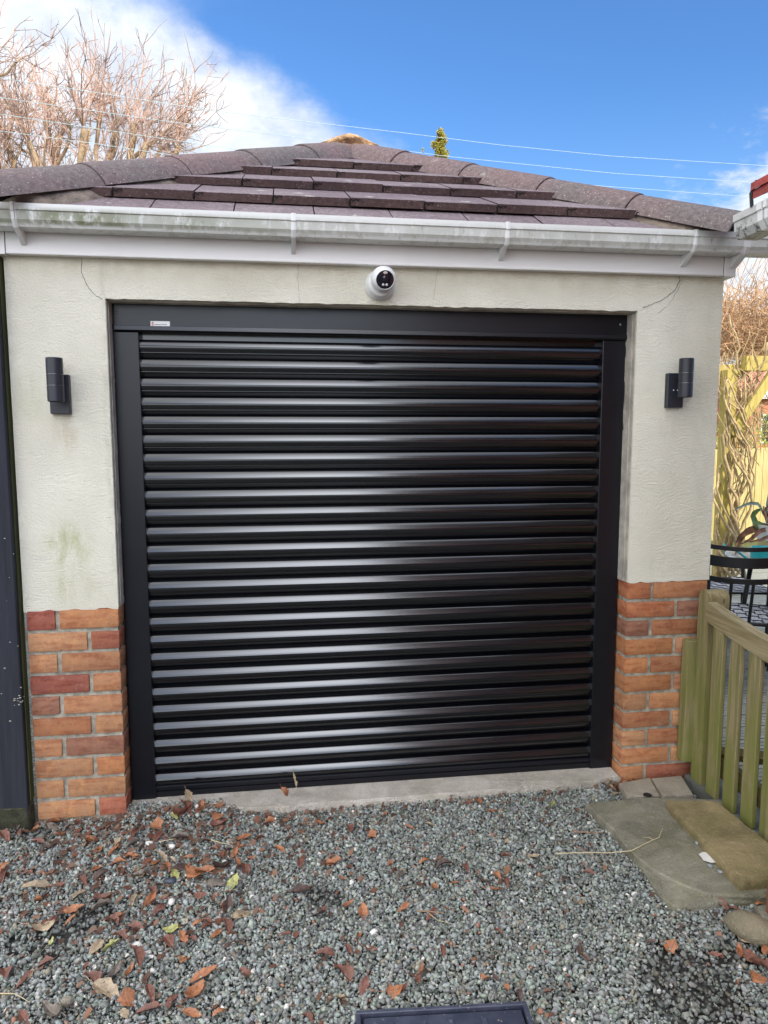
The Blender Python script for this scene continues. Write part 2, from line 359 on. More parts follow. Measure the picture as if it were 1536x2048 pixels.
crack([(1356, 548), (1360, 560), (1350, 580), (1325, 600), (1300, 610), (1286, 616)], .0014)
crack([(1370, 548), (1362, 568), (1350, 590), (1335, 612), (1315, 627)], .0006)
crack([(597, 530), (595, 560), (600, 603)], .0004); crack([(875, 536), (872, 560), (866, 600)], .0005)
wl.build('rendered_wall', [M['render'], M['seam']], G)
# plaster bead strips in the reveals
rv = MB()
rv.box((XB-.006, .030, ZLR), (XB+.02, .085, ZT-.004)); rv.box((XA-.02, .030, ZLL), (XA+.004, .085, ZT-.004))
rv.box((XB-.003, .006, ZLR), (XB+.02, .024, ZT-.004)); rv.box((XA-.02, .006, ZLL), (XA+.002, .024, ZT-.004))
rv.box((XA, .03, ZT-.006), (XB, .085, ZT+.01))
rv.build('reveal_plaster', simple('grey_reveal_plaster', (.42, .385, .33), .95, bump=(60, .6, .01), var=.25, vscale=14), G)

# brick piers
PAL = [(.41, .185, .085), (.43, .205, .10), (.38, .150, .075), (.29, .10, .072), (.39, .195, .105), (.33, .125, .078), (.42, .225, .12), (.27, .135, .09), (.37, .165, .085), (.39, .18, .09)]
def pier(name, x_in, x_out, ztop, pitch, rows, seq):
    b = MB(); sgn = 1 if x_out > x_in else -1
    b.box((x_in+sgn*.007, .007, -.05), (x_out-sgn*.002, .215, ztop-.004), 1)
    for k_ in range(rows):
        z1 = ztop-pitch*k_-(.002 if k_ == 0 else .0072); z0 = ztop-pitch*(k_+1)+.0072
        L_ = abs(x_out-x_in)-.003; ln = [.2267-.006, None] if (k_ % 2 == 0) == seq else [.108, None]
        xs = 0.; parts = [(0, ln[0]-.002), (ln[0]+.012, L_)]
        for (u0, u1) in parts:
            if u1-u0 < .02: continue
            c = PAL[rnd.randrange(len(PAL))]; q = rnd.uniform(.88, 1.12); c = tuple(v*q for v in c)
            xa, xb = x_in+sgn*(u0+.001), x_in+sgn*u1
            y0 = rnd.uniform(-.003, .001)
            b.box((xa, y0, z0+rnd.uniform(-.001, .001)), (xb, .1, z1+rnd.uniform(-.001, .001)), 0, c, .0042, .0009)
    b.build(name, [M['brick'], M['mortar']], G, smooth='auto')
pier('brick_pier', XA, XL+.006, ZLL, PL, 11, True)
pier('brick_pier', XB, XR-.004, ZLR, PR, 12, False)

# door sill
sl = MB()
def slab(mb, outline, z0, z1, mi=0, seg=.05, rough=.006, ch=.006, top_noise=.002, seed=0):
    pts = []
    n = len(outline)
    for i in range(n):
        a = Vector(outline[i]); c_ = Vector(outline[(i+1) % n]); m_ = max(1, int((c_-a).length/seg))
        for j in range(m_):
            p = a.lerp(c_, j/m_); d = (c_-a).normalized(); nn = Vector((-d.y, d.x)); p = p+nn*rough*mnoise.noise(Vector((p.x*11, p.y*11, seed))); pts.append(p)
    cen = sum((p for p in pts), Vector((0, 0)))/len(pts); N = len(pts); vs = []; fs = []
    def ring(off, z):
        for p in pts:
            d = (cen-p).normalized(); q = p+d*off; vs.append((q.x, q.y, z+top_noise*mnoise.noise(Vector((q.x*7, q.y*7, seed+9)))))
    ring(.0, z0); ring(-.002, z0+(z1-z0)*.45); ring(0, z1-ch); ring(ch, z1); ring(.05, z1+.0005); vs.append((cen.x, cen.y, z1+.001))
    for r_ in range(4):
        for i in range(N): j = (i+1) % N; fs.append((r_*N+i, r_*N+j, (r_+1)*N+j, (r_+1)*N+i))
    for i in range(N): fs.append((4*N+i, 4*N+(i+1) % N, 5*N))
    mb.add(vs, fs, mi)
slab(sl, [(XA-.0, .2), (XA-.0, -.005), (.30, -.02), (.62, -.050), (1.1, -.054), (1.62, -.040), (1.93, -.028), (2.03, -.004), (XB, .0), (XB, .2)], -.05, .043, 0, .04, .012, .01, .003, 5)
sl.build('door_sill', M['sill'], G, smooth='auto')

# roller door
D = MB(); D.extrude_x([(YD-.006, ZT+.02), (YD-.006, 1.947), (YD-.012, 1.945), (YD-.014, 1.930), (YD-.006, 1.924), (YD+.16, 1.924), (YD+.16, ZT+.02)], .013, 2.074)
door = D.build('roller_door', M['rail'], G)
for xa, xb in ((.006, .098), (1.976, 2.076)):
    r_ = MB(); r_.box((xa, YD, .042), (xb, YD+.05, 1.9235), 0, None, .002); r_.box((xa-.004 if xa < 1 else xb-.004, YD+.01, .042), (xa+.002 if xa < 1 else xb+.004, YD+.06, ZT))
    r_.build('guide_rail', M['rail'], door)
# foam seal bead seen beside the box
for xs_, zz0, zz1 in ((XB-.004, 1.55, 2.02), (XA+.003, .9, 1.98)):
    fs_ = MB(); pts = []; z_ = zz0
    while z_ < zz1: pts.append((xs_+rnd.uniform(-.002, .002), YD-.002, z_)); z_ += .03
    fs_.tube(pts, [rnd.uniform(.002, .0045) for _ in pts], 6); fs_.build('seal_bead', M['rubber'], door, smooth=True)
# curtain of convex slats; each slat one continuous extruded profile
cur = MB(); SP = .0734; G0 = 1.874; YC = YD+.024
def slat_profile(ztop):
    # crisp top shoulder, tilted upper face, pressed groove, belly that curves under to a thin lip, deep flat recess
    o_ = [(YC+.020, ztop+.0002), (YC-.0005, ztop), (YC-.0015, ztop-.0007)]; y_, z_ = YC-.0015, ztop-.0007; n = 8
    for i in range(n): dz_ = .0228/n; th = R(31-17*i/n); y_ -= dz_*math.tan(th); z_ -= dz_; o_.append((y_, z_))
    o_ += [(y_+.0018, z_-.0008), (y_, z_-.0016)]; z_ -= .0016; n = 9
    for i in range(n): dz_ = .0225/n; th = R(6-42*(i+.5)/n); y_ -= dz_*math.tan(th); z_ -= dz_; o_.append((y_, z_))
    o_ += [(y_-.0012, z_-.0005), (y_-.0012, z_-.0022), (y_+.001, z_-.0028), (YC+.003, z_-.0030), (YC+.020, ztop-SP+.0003)]
    return o_
prof = []
for n_ in range(25): prof += slat_profile(G0+.0243-SP*n_)
prof = [(YC+.02, 1.93)]+prof+[(YC+.02, .07)]
cur.extrude_x(prof, .095, 1.979, 0, closed=False)
cur.build('slat_curtain', M['slat'], door, smooth='auto')
bb = MB(); bb.extrude_x([(YC-.012, .090), (YC-.018, .087), (YC-.018, .074), (YC-.012, .072), (YC-.020, .069), (YC-.020, .060), (YC-.014, .058), (YC-.014, .0425), (YC+.02, .0425), (YC+.02, .090)], .0985, 1.9755)
bb.build('bottom_bar', M['rail'], door)
# bottom shadow recess filler is the seal
# sticker
st = MB(); p0 = aty(301, 642, YD-.007); p1 = aty(340, 656, YD-.007)
st.box((p0.x, YD-.0074, p1.z), (p1.x, YD-.0062, p0.z), 0)
wx = p1.x-p0.x; hz = p0.z-p1.z; yy = YD-.0078
for i in range(3): st.box((p0.x+wx*.05, yy, p1.z+hz*(.32+.17*i)), (p0.x+wx*.15, yy+.0006, p1.z+hz*(.43+.17*i)), 1)
st.box((p0.x+wx*.07, yy, p1.z+hz*.80), (p0.x+wx*.13, yy+.0006, p1.z+hz*.86), 2)
x_ = p0.x+wx*.2
for i in range(17):
    ww = wx*rnd.uniform(.022, .034); st.box((x_, yy, p1.z+hz*.42), (x_+ww, yy+.0006, p1.z+hz*(.5+.06*rnd.random())), 2); x_ += ww+wx*.012
st.build('sticker', [M['white'], M['red'], M['ink']], door)
for px_, py_ in ((233, 625), (1241, 649)):
    s_ = MB(); c_ = aty(px_, py_, YD-.008); s_.lathe([(0, .004), (.003, .0035), (.0045, .0015), (.005, 0)], 12, 0, align(c_+Vector((0, .002, 0)), (0, -1, 0))); s_.build('screw', M['steel'], door, smooth=True)

# fascia
f_ = MB(); f_.box((-.325, -.030, 2.176), (2.432, .02, 2.30)); f_.box((-.5, -.033, 2.172), (-.3275, .03, 2.30)); f_.box((2.4345, -.033, 2.172), (2.486, .03, 2.30), 0, None, .002)
f_.box((-.325, -.034, 2.174), (2.432, -.028, 2.184), 0, None, .002)
f_.box((-.325, -.0295, 2.1745), (2.486, .015, 2.1765))
f_.box((2.4548, .03, 2.172), (2.486, DEP+.03, 2.30)); f_.box((-.376, .03, 2.172), (-.3452, DEP+.03, 2.30)); f_.box((2.4322, -.031, 2.174), (2.4343, .01, 2.29), 1); f_.box((-.3274, -.031, 2.174), (-.3252, .01, 2.29), 1)
f_.build('fascia', [M['fascia'], M['seam']], G)
# gutter (squared profile) with returns down both sides
def sweep_gutter(mb, path, mi=0, z=0, prof_=None):
    prof_ = prof_ or [(.004, 2.30), (.0, 2.322), (-.006, 2.322), (-.006, 2.300), (-.0015, 2.2965), (.001, 2.270), (.014, 2.2505), (.080, 2.2505), (.080, 2.315), (.084, 2.315), (.084, 2.2465), (.012, 2.2465)]
    # profile offset o: inward from the outer line; outer shell drawn first, then inside
    shell = [(.004, 2.322), (-.004, 2.322), (-.004, 2.3005), (.001, 2.2975), (.003, 2.270), (.016, 2.2485), (.086, 2.2485), (.086, 2.318), (.082, 2.318), (.082, 2.2525), (.018, 2.2525), (.007, 2.271), (.004, 2.30)]
    n = len(shell); vs = []; fs = []
    for i, p in enumerate(path):
        p = Vector(p)
        def nrm(a, b): d = (Vector(b)-Vector(a)).normalized(); return Vector((-d.y, d.x))
        if i == 0: nn = nrm(path[0], path[1])
        elif i == len(path)-1: nn = nrm(path[-2], path[-1])
        else:
            a = nrm(path[i-1], path[i]); b = nrm(path[i], path[i+1]); nn = (a+b); nn = nn/nn.dot(a)
        for o, z_ in shell: q = p+nn*o; vs.append((q.x, q.y, z_+z))
    for i in range(len(path)-1):
        for j in range(n): fs.append((i*n+j, i*n+(j+1) % n, (i+1)*n+(j+1) % n, (i+1)*n+j))
    fs += [tuple(range(n)), tuple((len(path)-1)*n+j for j in range(n))[::-1]]
    mb.add(vs, fs, mi)
gt = MB(); GY = -.123
sweep_gutter(gt, [(-.75, GY), (3.1, GY)])
gut = gt.build('gutter', M['gutter'], G)
for bx in (-.262, .690, 1.490, 2.250, 2.470):
    b = MB(); wd = .0085 if bx < 2.4 else .015
    ol = [(-.128, 2.324), (-.127, 2.298), (-.1225, 2.295), (-.1205, 2.268), (-.106, 2.2445), (-.036, 2.205), (-.030, 2.205), (-.030, 2.2465), (-.104, 2.2475), (-.118, 2.270), (-.120, 2.29), (-.122, 2.326)]
    n = len(ol)
    b.extrude_x(ol, bx-wd, bx+wd)
    b.extrude_x([(y_-.003 if i < 5 else y_, z_) for i, (y_, z_) in enumerate(ol)], bx-.003, bx+.003)
    b.build('gutter_bracket', M['white'], gut, smooth=False)

# --- roof
XC = 1.022; HW = 1.405; ME = .968; SL = .535
def surf(y): return 2.322+SL*(y+.12)
ys = [-.115, .033, .300, .560, .807, 1.10]
def zb(k_): return 2.286 if k_ == 0 else surf(ys[k_])
phase = [aty(630, 430, -.115).x, aty(700.5, 408, .033).x, aty(627.6, 380, .30).x, aty(675, 352, .56).x, aty(707.8, 332, .807).x]
TW = .292; print('ph', phase)
# solid deck under the tiles
YAP = -.12+HW/ME; ZAP = surf(YAP)
ud = MB(); e = .03
B = [(XC-HW, -.10, 2.30), (XC+HW, -.10, 2.30), (XC+HW, DEP+.1, 2.29), (XC-HW, DEP+.1, 2.29), (XC, YAP, ZAP-.05), (XC, DEP-1.6, ZAP-.05)]
ud.add(B, [(0, 1, 4), (1, 2, 5, 4), (2, 3, 5), (3, 0, 4, 5), (0, 3, 2, 1)])
roof = ud.build('roof', M['felt'], G)
tl_prev = None
for k_ in range(5):
    t_ = MB(); y0, y1 = ys[k_], ys[k_+1]; za = zb(k_); z1 = surf(y1)
    th = .036 if k_ else .032
    x = phase[k_]-TW*12
    while x < XC+HW+.3:
        x2 = x+TW
        def lim(y): return HW-ME*(y+.12)-.065
        a0, a1 = max(x, XC-lim(y0)), min(x2, XC+lim(y0)); b0, b1 = max(x, XC-lim(y1)-.06), min(x2, XC+lim(y1)+.06)
        if a1-a0 > .01:
            b0 = min(max(b0, a0 if x >= XC-lim(y0) else b0), b1) if b1 > b0 else (a0+a1)/2
            b1 = max(b1, b0+.001)
            dzj = rnd.uniform(-.0025, .0025); dyj = rnd.uniform(-.004, .004); gap = .0022
            F = [(a0+gap, y0+dyj, za+.001), (a1-gap, y0+dyj, za+.001), (a1-gap, y0+dyj, za+th-.003+dzj), (a1-gap, y0+dyj+.004, za+th+dzj), (a0+gap, y0+dyj+.004, za+th+dzj), (a0+gap, y0+dyj, za+th-.003+dzj)]
            Bk = [(b0+gap, y1+.06, z1+.024+dzj-.0), (b1-gap, y1+.06, z1+.024+dzj), (b0+gap, y1+.06, z1-.02), (b1-gap, y1+.06, z1-.02)]
            vs = F+Bk
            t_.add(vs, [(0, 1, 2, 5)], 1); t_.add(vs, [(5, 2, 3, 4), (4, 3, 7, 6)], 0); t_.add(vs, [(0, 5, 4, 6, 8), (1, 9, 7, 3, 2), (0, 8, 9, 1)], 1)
            # interlock: the S-shaped groove seen on each front edge
            if a1-a0 > .1 and k_:
                gx = a1-.004; w_ = .0021; z_ = za
                pts = [(gx-.004, z_), (gx-.004, z_+th*.52), (gx+.006, z_+th*.62), (gx+.012, z_+th*.48), (gx+.020, z_+th*.66), (gx+.030, z_+th*.60), (gx+.034, z_+th*.80), (gx+.002, z_+th*.95)]
                pts = [(gx, z_+.001), (gx, z_+th*.55), (gx+.010, z_+th*.72), (gx+.016, z_+th*.50), (gx+.024, z_+th*.74), (gx+.034, z_+th*.62), (gx+.038, z_+th*.78)]
                for (xa, za_), (xb, zb_) in zip(pts, pts[1:]):
                    if xb > XC+lim(y0): break
                    d = Vector((xb-xa, zb_-za_)).normalized()*w_; nx, nz = -d.y, d.x
                    t_.add([(xa+nx, y0-.0052, za_+nz), (xa-nx, y0-.0052, za_-nz), (xb-nx, y0-.0052, zb_-nz), (xb+nx, y0-.0052, zb_+nz)], [(0, 1, 2, 3)], 2)
        x = x2
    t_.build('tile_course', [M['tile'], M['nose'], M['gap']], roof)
# side and rear slopes: overlapping courses too
for sgn in (-1, 1):
    t_ = MB(); n = 7
    for i in range(n):
        u0, u1 = i/n, (i+1)/n+.02
        def P(u, v, lift):   # u up the slope, v along y
            xx = XC+sgn*(HW*(1-u)+.0); zz = 2.30+(ZAP-2.30-.03)*u+lift; ya = -.12+(YAP+.12)*u+.0; yb = DEP+.1-1.6*u
            return (xx, ya+(yb-ya)*v, zz)
        vs = [P(u0, .004, .035), P(u0, 1, .035), P(min(u1, 1), 1, .004), P(min(u1, 1), .004, .004), P(u0, .004, 0), P(u0, 1, 0)]
        fs = [(0, 1, 2, 3), (4, 5, 1, 0)]; t_.add(vs, fs if sgn > 0 else [f[::-1] for f in fs], 0)
    t_.build('tile_course', [M['tile']], roof)
# hip and ridge tiles: third-round concrete caps, each laid in a bed of mortar
def cap_tile(a, b, up, r0, r1, name='hip_tile', mats=None, seed=0):
    h = MB(); d = (b-a).normalized(); s_ = d.cross(up).normalized(); u_ = s_.cross(d).normalized(); n = 16; vs = []; fs = []
    for (p, r_) in ((a, r0), (a+d*.012, r0+.004), (b, r1)):
        for j in range(n+1):
            q = R(-72+144*j/n); vs.append(p+s_*math.sin(q)*r_*1.08+u_*(math.cos(q)-.50)*r_*1.02)
    for p, r_ in ((a, r0-.018), (b, r1-.018)):
        for j in range(n+1):
            q = R(-72+144*j/n); vs.append(p+s_*math.sin(q)*r_*1.08+u_*(math.cos(q)-.50)*r_*1.02)
    m_ = n+1
    for i in range(2):
        for j in range(n): fs.append((i*m_+j, i*m_+j+1, (i+1)*m_+j+1, (i+1)*m_+j))
    for j in range(n): fs.append((3*m_+j, 3*m_+j+1, j+1, j)); fs.append((2*m_+j, 2*m_+j+1, 4*m_+j+1, 4*m_+j)); fs.append((3*m_+j+1, 3*m_+j, 4*m_+j, 4*m_+j+1))
    fs += [(0, m_, 2*m_, 4*m_, 3*m_), (n, 3*m_+n, 4*m_+n, 2*m_+n, m_+n)]
    h.add(vs, fs); h.build(name, M['hip'], roof, smooth='auto')
APX = Vector((XC, YAP, ZAP-.045))
for sgn in (-1, 1):
    base = Vector((XC+sgn*(HW+.005), -.125, 2.318 if sgn < 0 else 2.300)); d = APX-base; L_ = d.length; n = 5
    bd = MB(); s_ = d.normalized().cross(Vector((0, 0, 1))).normalized(); vs = []; fs = []; mseg = 60
    for i in range(mseg+1):
        p = base+d*(i/mseg); j1 = .010*mnoise.noise(Vector((i*.55, sgn, 0))); j2 = .010*mnoise.noise(Vector((i*.6, sgn, 5)))
        for o, zz in ((-.205+j1, -.120), (-.180+j1, -.066), (-.12, .0), (.12, .0), (.180+j2, -.066), (.205+j2, -.120)): q = p+s_*o; vs.append((max(XC-HW-.01, min(XC+HW+.01, q.x)), max(q.y, -.116), max(q.z+zz+.006*mnoise.noise(Vector((i*.9, o*30, 2))), 2.30)))
    for i in range(mseg):
        for j in range(5): fs.append((i*6+j, i*6+j+1, (i+1)*6+j+1, (i+1)*6+j))
    fs.append((0, 1, 2, 3, 4, 5)); bd.add(vs, fs); bd.build('mortar_bedding', M['bed'], roof, smooth='auto')
    for i in range(n):
        a = base+d*(i/n); b = base+d*((i+1)/n)+d.normalized()*.0
        cap_tile(a+Vector((0, 0, .018+rnd.uniform(-.002, .002))), b-d.normalized()*.004+Vector((0, 0, .015)), Vector((0, 0, 1)), .145+rnd.uniform(-.002, .002), .142, 'hip_tile')
for i in range(4):
    a = APX+Vector((0, .05+i*.42, .03)); cap_tile(a, a+Vector((0, .425, -.004)), Vector((0, 0, 1)), .146, .140, 'ridge_tile')
ap = MB(); bm = bmesh.new(); bmesh.ops.create_icosphere(bm, subdivisions=4, radius=1)
for v in bm.verts:
    n_ = mnoise.fractal(v.co*2.6, 1., 2., 4); q = v.co*(1+.16*n_); v.co = Vector((q.x*.25, q.y*.16, q.z*.045+.0))+APX+Vector((0, .00, .058))
    v.co.z -= math.hypot(v.co.x-XC, .06)*.36-.02
ap.bm(bm); ap.build('apex_mortar', M['cap'], roof, smooth=True)

# ------------------------------------------------------------------ wall lamps
def wall_lamp(cx, z0, px0, pz0, pz1, label):
    L_ = empty('wall_lamp', (cx, 0, z0)); tag(L_, label, 'wall lamp', 'black up and down wall lamps either side of the door')
    b = MB(); b.box((px0, -.026, pz0), (px0+.070, 0, pz1), 0, None, .002); bp = b.build('back_plate', M['lampblack'], L_)
    c = MB(); r_ = .0285; H = .156; yc = -.080
    prof_ = [(r_-.006, -.004+.0), (r_-.002, -.0), (r_, .002), (r_, .056), (r_-.0012, .0568), (r_-.0012, .0582), (r_, .059), (r_, .096), (r_-.0012, .0968), (r_-.0012, .0982), (r_, .099), (r_, H-.002), (r_-.002, H), (r_-.005, H), (r_-.005, H-.02), (0, H-.02)]
    prof_ = [(0, .012), (r_-.005, .012), (r_-.005, 0)]+prof_[1:]
    c.lathe(prof_, 40, 0, Matrix.Translation((cx, yc, z0))); c.build('lamp_tube', M['lampblack'], L_, smooth='auto')
    for zz in (.0575, .0975): ln = MB(); ln.lathe([(r_-.0010, -.0006), (r_+.0002, -.0004), (r_+.0002, .0004), (r_-.0010, .0006)], 40, 0, Matrix.Translation((cx, yc, z0+zz))); ln.build('joint_ring', M['steel'], L_)
    a = MB(); a.tube([(cx, -.02, z0+.085), (cx, yc+.01, z0+.085)], .010, 12); a.build('arm', M['lampblack'], L_, smooth='auto')
    for dx_ in (.026, .044):
        s_ = MB(); s_.lathe([(0, .003), (.003, .0025), (.0042, 0)], 10, 0, align((px0+dx_, -.026, (pz0+pz1)/2), (0, -1, 0))); s_.build('screw', M['steel'], L_, smooth=True)
wall_lamp(-.166, 1.651, -.205, 1.609, 1.752, 'black cylindrical wall lamp on the render left of the roller door')
wall_lamp(2.259, 1.680, 2.214, 1.641, 1.782, 'black cylindrical wall lamp on the render right of the roller door')

# ------------------------------------------------------------------ security camera
SC = empty('security_camera', (1.018, 0, 2.098)); tag(SC, 'white turret security camera with black round face above the door', 'camera')
b = MB(); b.lathe([(.058, 0), (.058, .012), (.0565, .016), (.053, .030), (.046, .043), (.030, .047)], 48, 0, align((1.020, 0, 2.104), (0, -1, 0))); b.build('base', M['white'], SC, smooth='auto')
bl = aty(767, 558, -.072); fd = (CAM+Vector((.55, 0, -.25))-bl).normalized()
b = MB(); pf = [(.0475*math.cos(R(a)), .0475*math.sin(R(a))) for a in range(-80, 46, 6)]+[(.0345, .0330), (.0335, .0310)]
b.lathe(pf, 48, 0, align(bl, fd)); ball = b.build('ball_housing', M['white'], SC, smooth='auto')
b = MB(); b.lathe([(0, .0325), (.022, .0322), (.0335, .0305), (.034, .028)], 40, 0, align(bl, fd)); face = b.build('face_panel', M['glassdark'], SC, smooth='auto')
Fm = align(bl, fd, Vector((1, 0, 0)))
def facepiece(name, prof_, ox, oy, m, sx=1, sy=1):
    b = MB(); b.lathe(prof_, 20, 0, Fm @ Matrix.Translation((ox, oy, .0325)) @ Matrix.Diagonal((sx, sy, 1, 1))); b.build(name, m, face, smooth='auto')
sgny = 1 if (Fm.to_3x3() @ Vector((0, 1, 0))).z > 0 else -1
facepiece('sensor_window', [(0, .0015), (.0055, .0012), (.0062, 0)], 0, sgny*.0255, M['led'], 1.35, .75)
for ox in (-.0068, .0068): facepiece('infrared_led', [(0, .0018), (.003, .0015), (.0048, 0)], ox, -sgny*.0175, M['led'])
facepiece('lens', [(0, .003), (.006, .002), (.010, .0006), (.0115, 0)], 0, sgny*.003, M['glassdark'])

# ------------------------------------------------------------------ dark painted post at the left
b = MB(); b.box((-.62, -.045, .03), (-.3555, .02, 2.17), 0, None, .003)

for i in range(26):
    if i < 15: c = aty(5+rnd.gauss(30, 12), 1395+rnd.gauss(0, 9), -.0455)
    else: c = aty(rnd.uniform(2, 42), rnd.uniform(1000, 1560), -.0455)
    s_ = rnd.uniform(.0012, .004); b.add([(c.x-s_, -.0458, c.z), (c.x, -.0458, c.z-s_*.7), (c.x+s_*1.6, -.0458, c.z), (c.x, -.0458, c.z+s_*.8)], [(0, 1, 2, 3)], 1)
o = b.build('painted_post', [M['darkboard'], simple('pale_paint_fleck', (.38, .36, .28), .8)]); tag(o, 'slate black painted timber post against the left end of the garage wall', 'post')
b = MB(); b.box((-.3545, -.020, .12), (-.351, .018, 2.168)); q = b.build('edge_strip', M['mossedge'], o)
b = MB(); b.box((-.60, -.048, .0), (-.350, .018, .115), 0, None, .012, .004); b.build('rotten_foot', simple('dark_mossy_foot', (.035, .035, .018), .95, bump=(40, 1, .01), var=.5), o)
# ------------------------------------------------------------------ paving at the right
def thing_slab(name, outline, z0, z1, m, label, cat, group=None, extra=None, **kw):
    b = MB(); slab(b, outline, z0, z1, **kw)
    if extra: slab(b, extra[0], extra[1], extra[2], **{**kw, 'seed': 77, 'rough': .014})
    o = b.build(name, m, smooth='auto'); return tag(o, label, cat, group)
def ground_pts(l, z): return [tuple(atz(x, y, z).xy) for x, y in l]
thing_slab('flagstone', ground_pts([(1170, 1605), (1335, 1592), (1440, 1598), (1560, 1700), (1600, 1790), (1480, 1790), (1405, 1785), (1365, 1768), (1310, 1742), (1280, 1715), (1255, 1690)], .050), -.01, .050, M['flag'],
           'large grey flagstone at the foot of the picket gate, under the buff slab', 'paving slab', extra=(ground_pts([(1250, 1680), (1400, 1700), (1600, 1740), (1600, 1800), (1480, 1802), (1345, 1814), (1325, 1797), (1290, 1742)], .034), -.01, .034), rough=.012, ch=.006, top_noise=.003, seed=3)
thing_slab('sandstone_slab', ground_pts([(1332, 1598), (1432, 1601), (1575, 1715), (1580, 1752), (1480, 1760), (1455, 1735)], .088), .050, .088, M['sand'],
           'mossy buff sandstone slab lying on top of the grey flagstone', 'paving slab', rough=.010, ch=.008, top_noise=.003, seed=8)
thing_slab('paving_brick', ground_pts([(1238, 1566), (1300, 1556), (1320, 1590), (1252, 1594)], .045), -.01, .047, M['paver'],
           'pinkish concrete paver with a hole at the foot of the right brick pier', 'paver', 'two small pavers by the right pier', rough=.003, ch=.006, top_noise=.001, seed=11)
thing_slab('paving_brick', ground_pts([(1303, 1556), (1363, 1551), (1386, 1587), (1324, 1591)], .045), -.01, .045, M['paver'],
           'grey concrete paver between the pink paver and the picket gate', 'paver', 'two small pavers by the right pier', rough=.003, ch=.004, top_noise=.001, seed=12)
h = MB(); hp = atz(1297, 1591, .05); h.lathe([(0, .002), (.016, .002), (.018, 0)], 18, 0, Matrix.Translation((hp.x, hp.y+.008, .048))); ho = h.build('pipe_hole', simple('hollow', (.01, .008, .007), 1), bpy.data.objects['paving_brick'])
def blob(name, c, s, m, label, cat, seed=0, sub=3, amp=.12, rotz=0, group=None, tilt=0):
    bm = bmesh.new(); bmesh.ops.create_icosphere(bm, subdivisions=sub, radius=1); Rm = Matrix.Rotation(rotz, 3, 'Z') @ Matrix.Rotation(tilt, 3, 'Y')
    for v in bm.verts:
        q = v.co*(1+amp*mnoise.noise(v.co*1.3+Vector((seed, 0, 0)))); v.co = Rm @ Vector((q.x*s[0], q.y*s[1], q.z*s[2]))+Vector(c)
    b = MB(); b.bm(bm); o = b.build(name, m, smooth=True); return tag(o, label, cat, group)
cb = atz(1502, 1852, .05); blob('cobble', (cb.x, cb.y, .045), (.075, .048, .04), M['cobble'], 'smooth oval buff cobble below the flagstone at the right edge', 'stone', 2, rotz=R(-50))
thing_slab('stone_block', ground_pts([(1508, 1812), (1560, 1800), (1575, 1850), (1532, 1852)], .06), 0, .062, M['flag'], 'small grey stone block beside the oval cobble at the right edge', 'stone', rough=.006, seed=21)
p_ = atz(1417, 1716, .055); thing_slab('stone_chip', [(p_.x-.022, p_.y-.006), (p_.x+.004, p_.y-.016), (p_.x+.024, p_.y-.002), (p_.x+.008, p_.y+.014), (p_.x-.014, p_.y+.012)], .048, .058, simple('white_chip', (.66, .64, .60), .8, bump=(80, .5, .004)), 'flat white stone chip on the grey flagstone', 'stone', rough=.003, ch=.002, seg=.01)
for i, (px_, py_, lab) in enumerate([(1395, 1687, 'by the edge of the buff slab'), (1420, 1733, 'below the white chip'), (1441, 1745, 'mid way along a short row of stones'), (1470, 1757, 'touching the front corner of the buff slab'), (1488, 1768, 'just in front of the buff slab corner'), (1524, 1771, 'nearest the right edge of the photo'), (1350, 1632, 'next to the top edge of the flagstone')]):
    q = atz(px_, py_, .052); blob('loose_stone', (q.x, q.y, .0545), (.012, .009, .007), simple('grey_chipping', (.26, .28, .28), .85, var=.2) if i == 0 else bpy.data.materials['grey_chipping'], 'grey chipping on the flagstone '+lab, 'stone', i, 1, .5, rnd.uniform(0, 3), 'loose chippings on the flagstone')
sp = MB(); sp.box((2.365, -2.2, -.01), (2.52, -.03, .045)); o = sp.build('edging_strip', M['ledge']); tag(o, 'blue grey edging strip under the picket gate', 'edging')
bp_ = MB(); bp_.box((2.098, -1.04, -.02), (2.20, -.93, .225), 0, None, .004); o = bp_.build('timber_stump', M['brownpost']); tag(o, 'reddish brown timber post at the bottom right edge', 'post')

# ------------------------------------------------------------------ picket gate and its posts
XG = 2.36
gp = MB()
# post with rounded top: px 1395-1440 at the pier
def vboard(b, x0, x1, y0, y1, z0, z1, roundtop=False, mi=0, lean=0):
    if not roundtop: b.box((x0, y0, z0), (x1, y1, z1), mi, None, .003); return
    pr_ = [(y0, z0), (y1, z0), (y1, z1-.01)]+[((y0+y1)/2+(y1-y0)/2*math.cos(R(a)), z1-.03+.03*math.sin(R(a))) for a in range(0, 181, 20)]+[(y0, z1-.03)]
    pr_ = [(y0, z0), (y1, z0)]+[((y0+y1)/2+(y1-y0)/2*math.cos(R(a)), z1-.028+.028*math.sin(R(a))) for a in range(0, 181, 20)]
    b.extrude_x(pr_, x0, x1, mi)
post = MB(); vboard(post, 2.375, 2.465, -.135, -.062, .0, .885, True)
o = post.build('gate_post', M['gatewood']); tag(o, 'mossy timber gate post with a rounded top standing against the brick pier', 'post')
stp = MB(); stp.box((2.335, -.060, .115), (2.402, -.012, .655), 0, None, .004, .002); o = stp.build('stop_block', M['gatewood']); tag(o, 'short weathered timber offcut fixed between the brick pier and gate post', 'timber block')
sb = MB(); sb.box((2.405, -.058, .0), (2.452, -.006, .80), 0, None, .003); o = sb.build('timber_batten', M['gatewood']); tag(o, 'timber batten upright on the pier behind the short offcut', 'timber batten')
GT = empty('picket_gate', (XG, -.5, .05)); tag(GT, 'mossy green picket gate with a sagging curved top rail, right of the garage', 'gate')
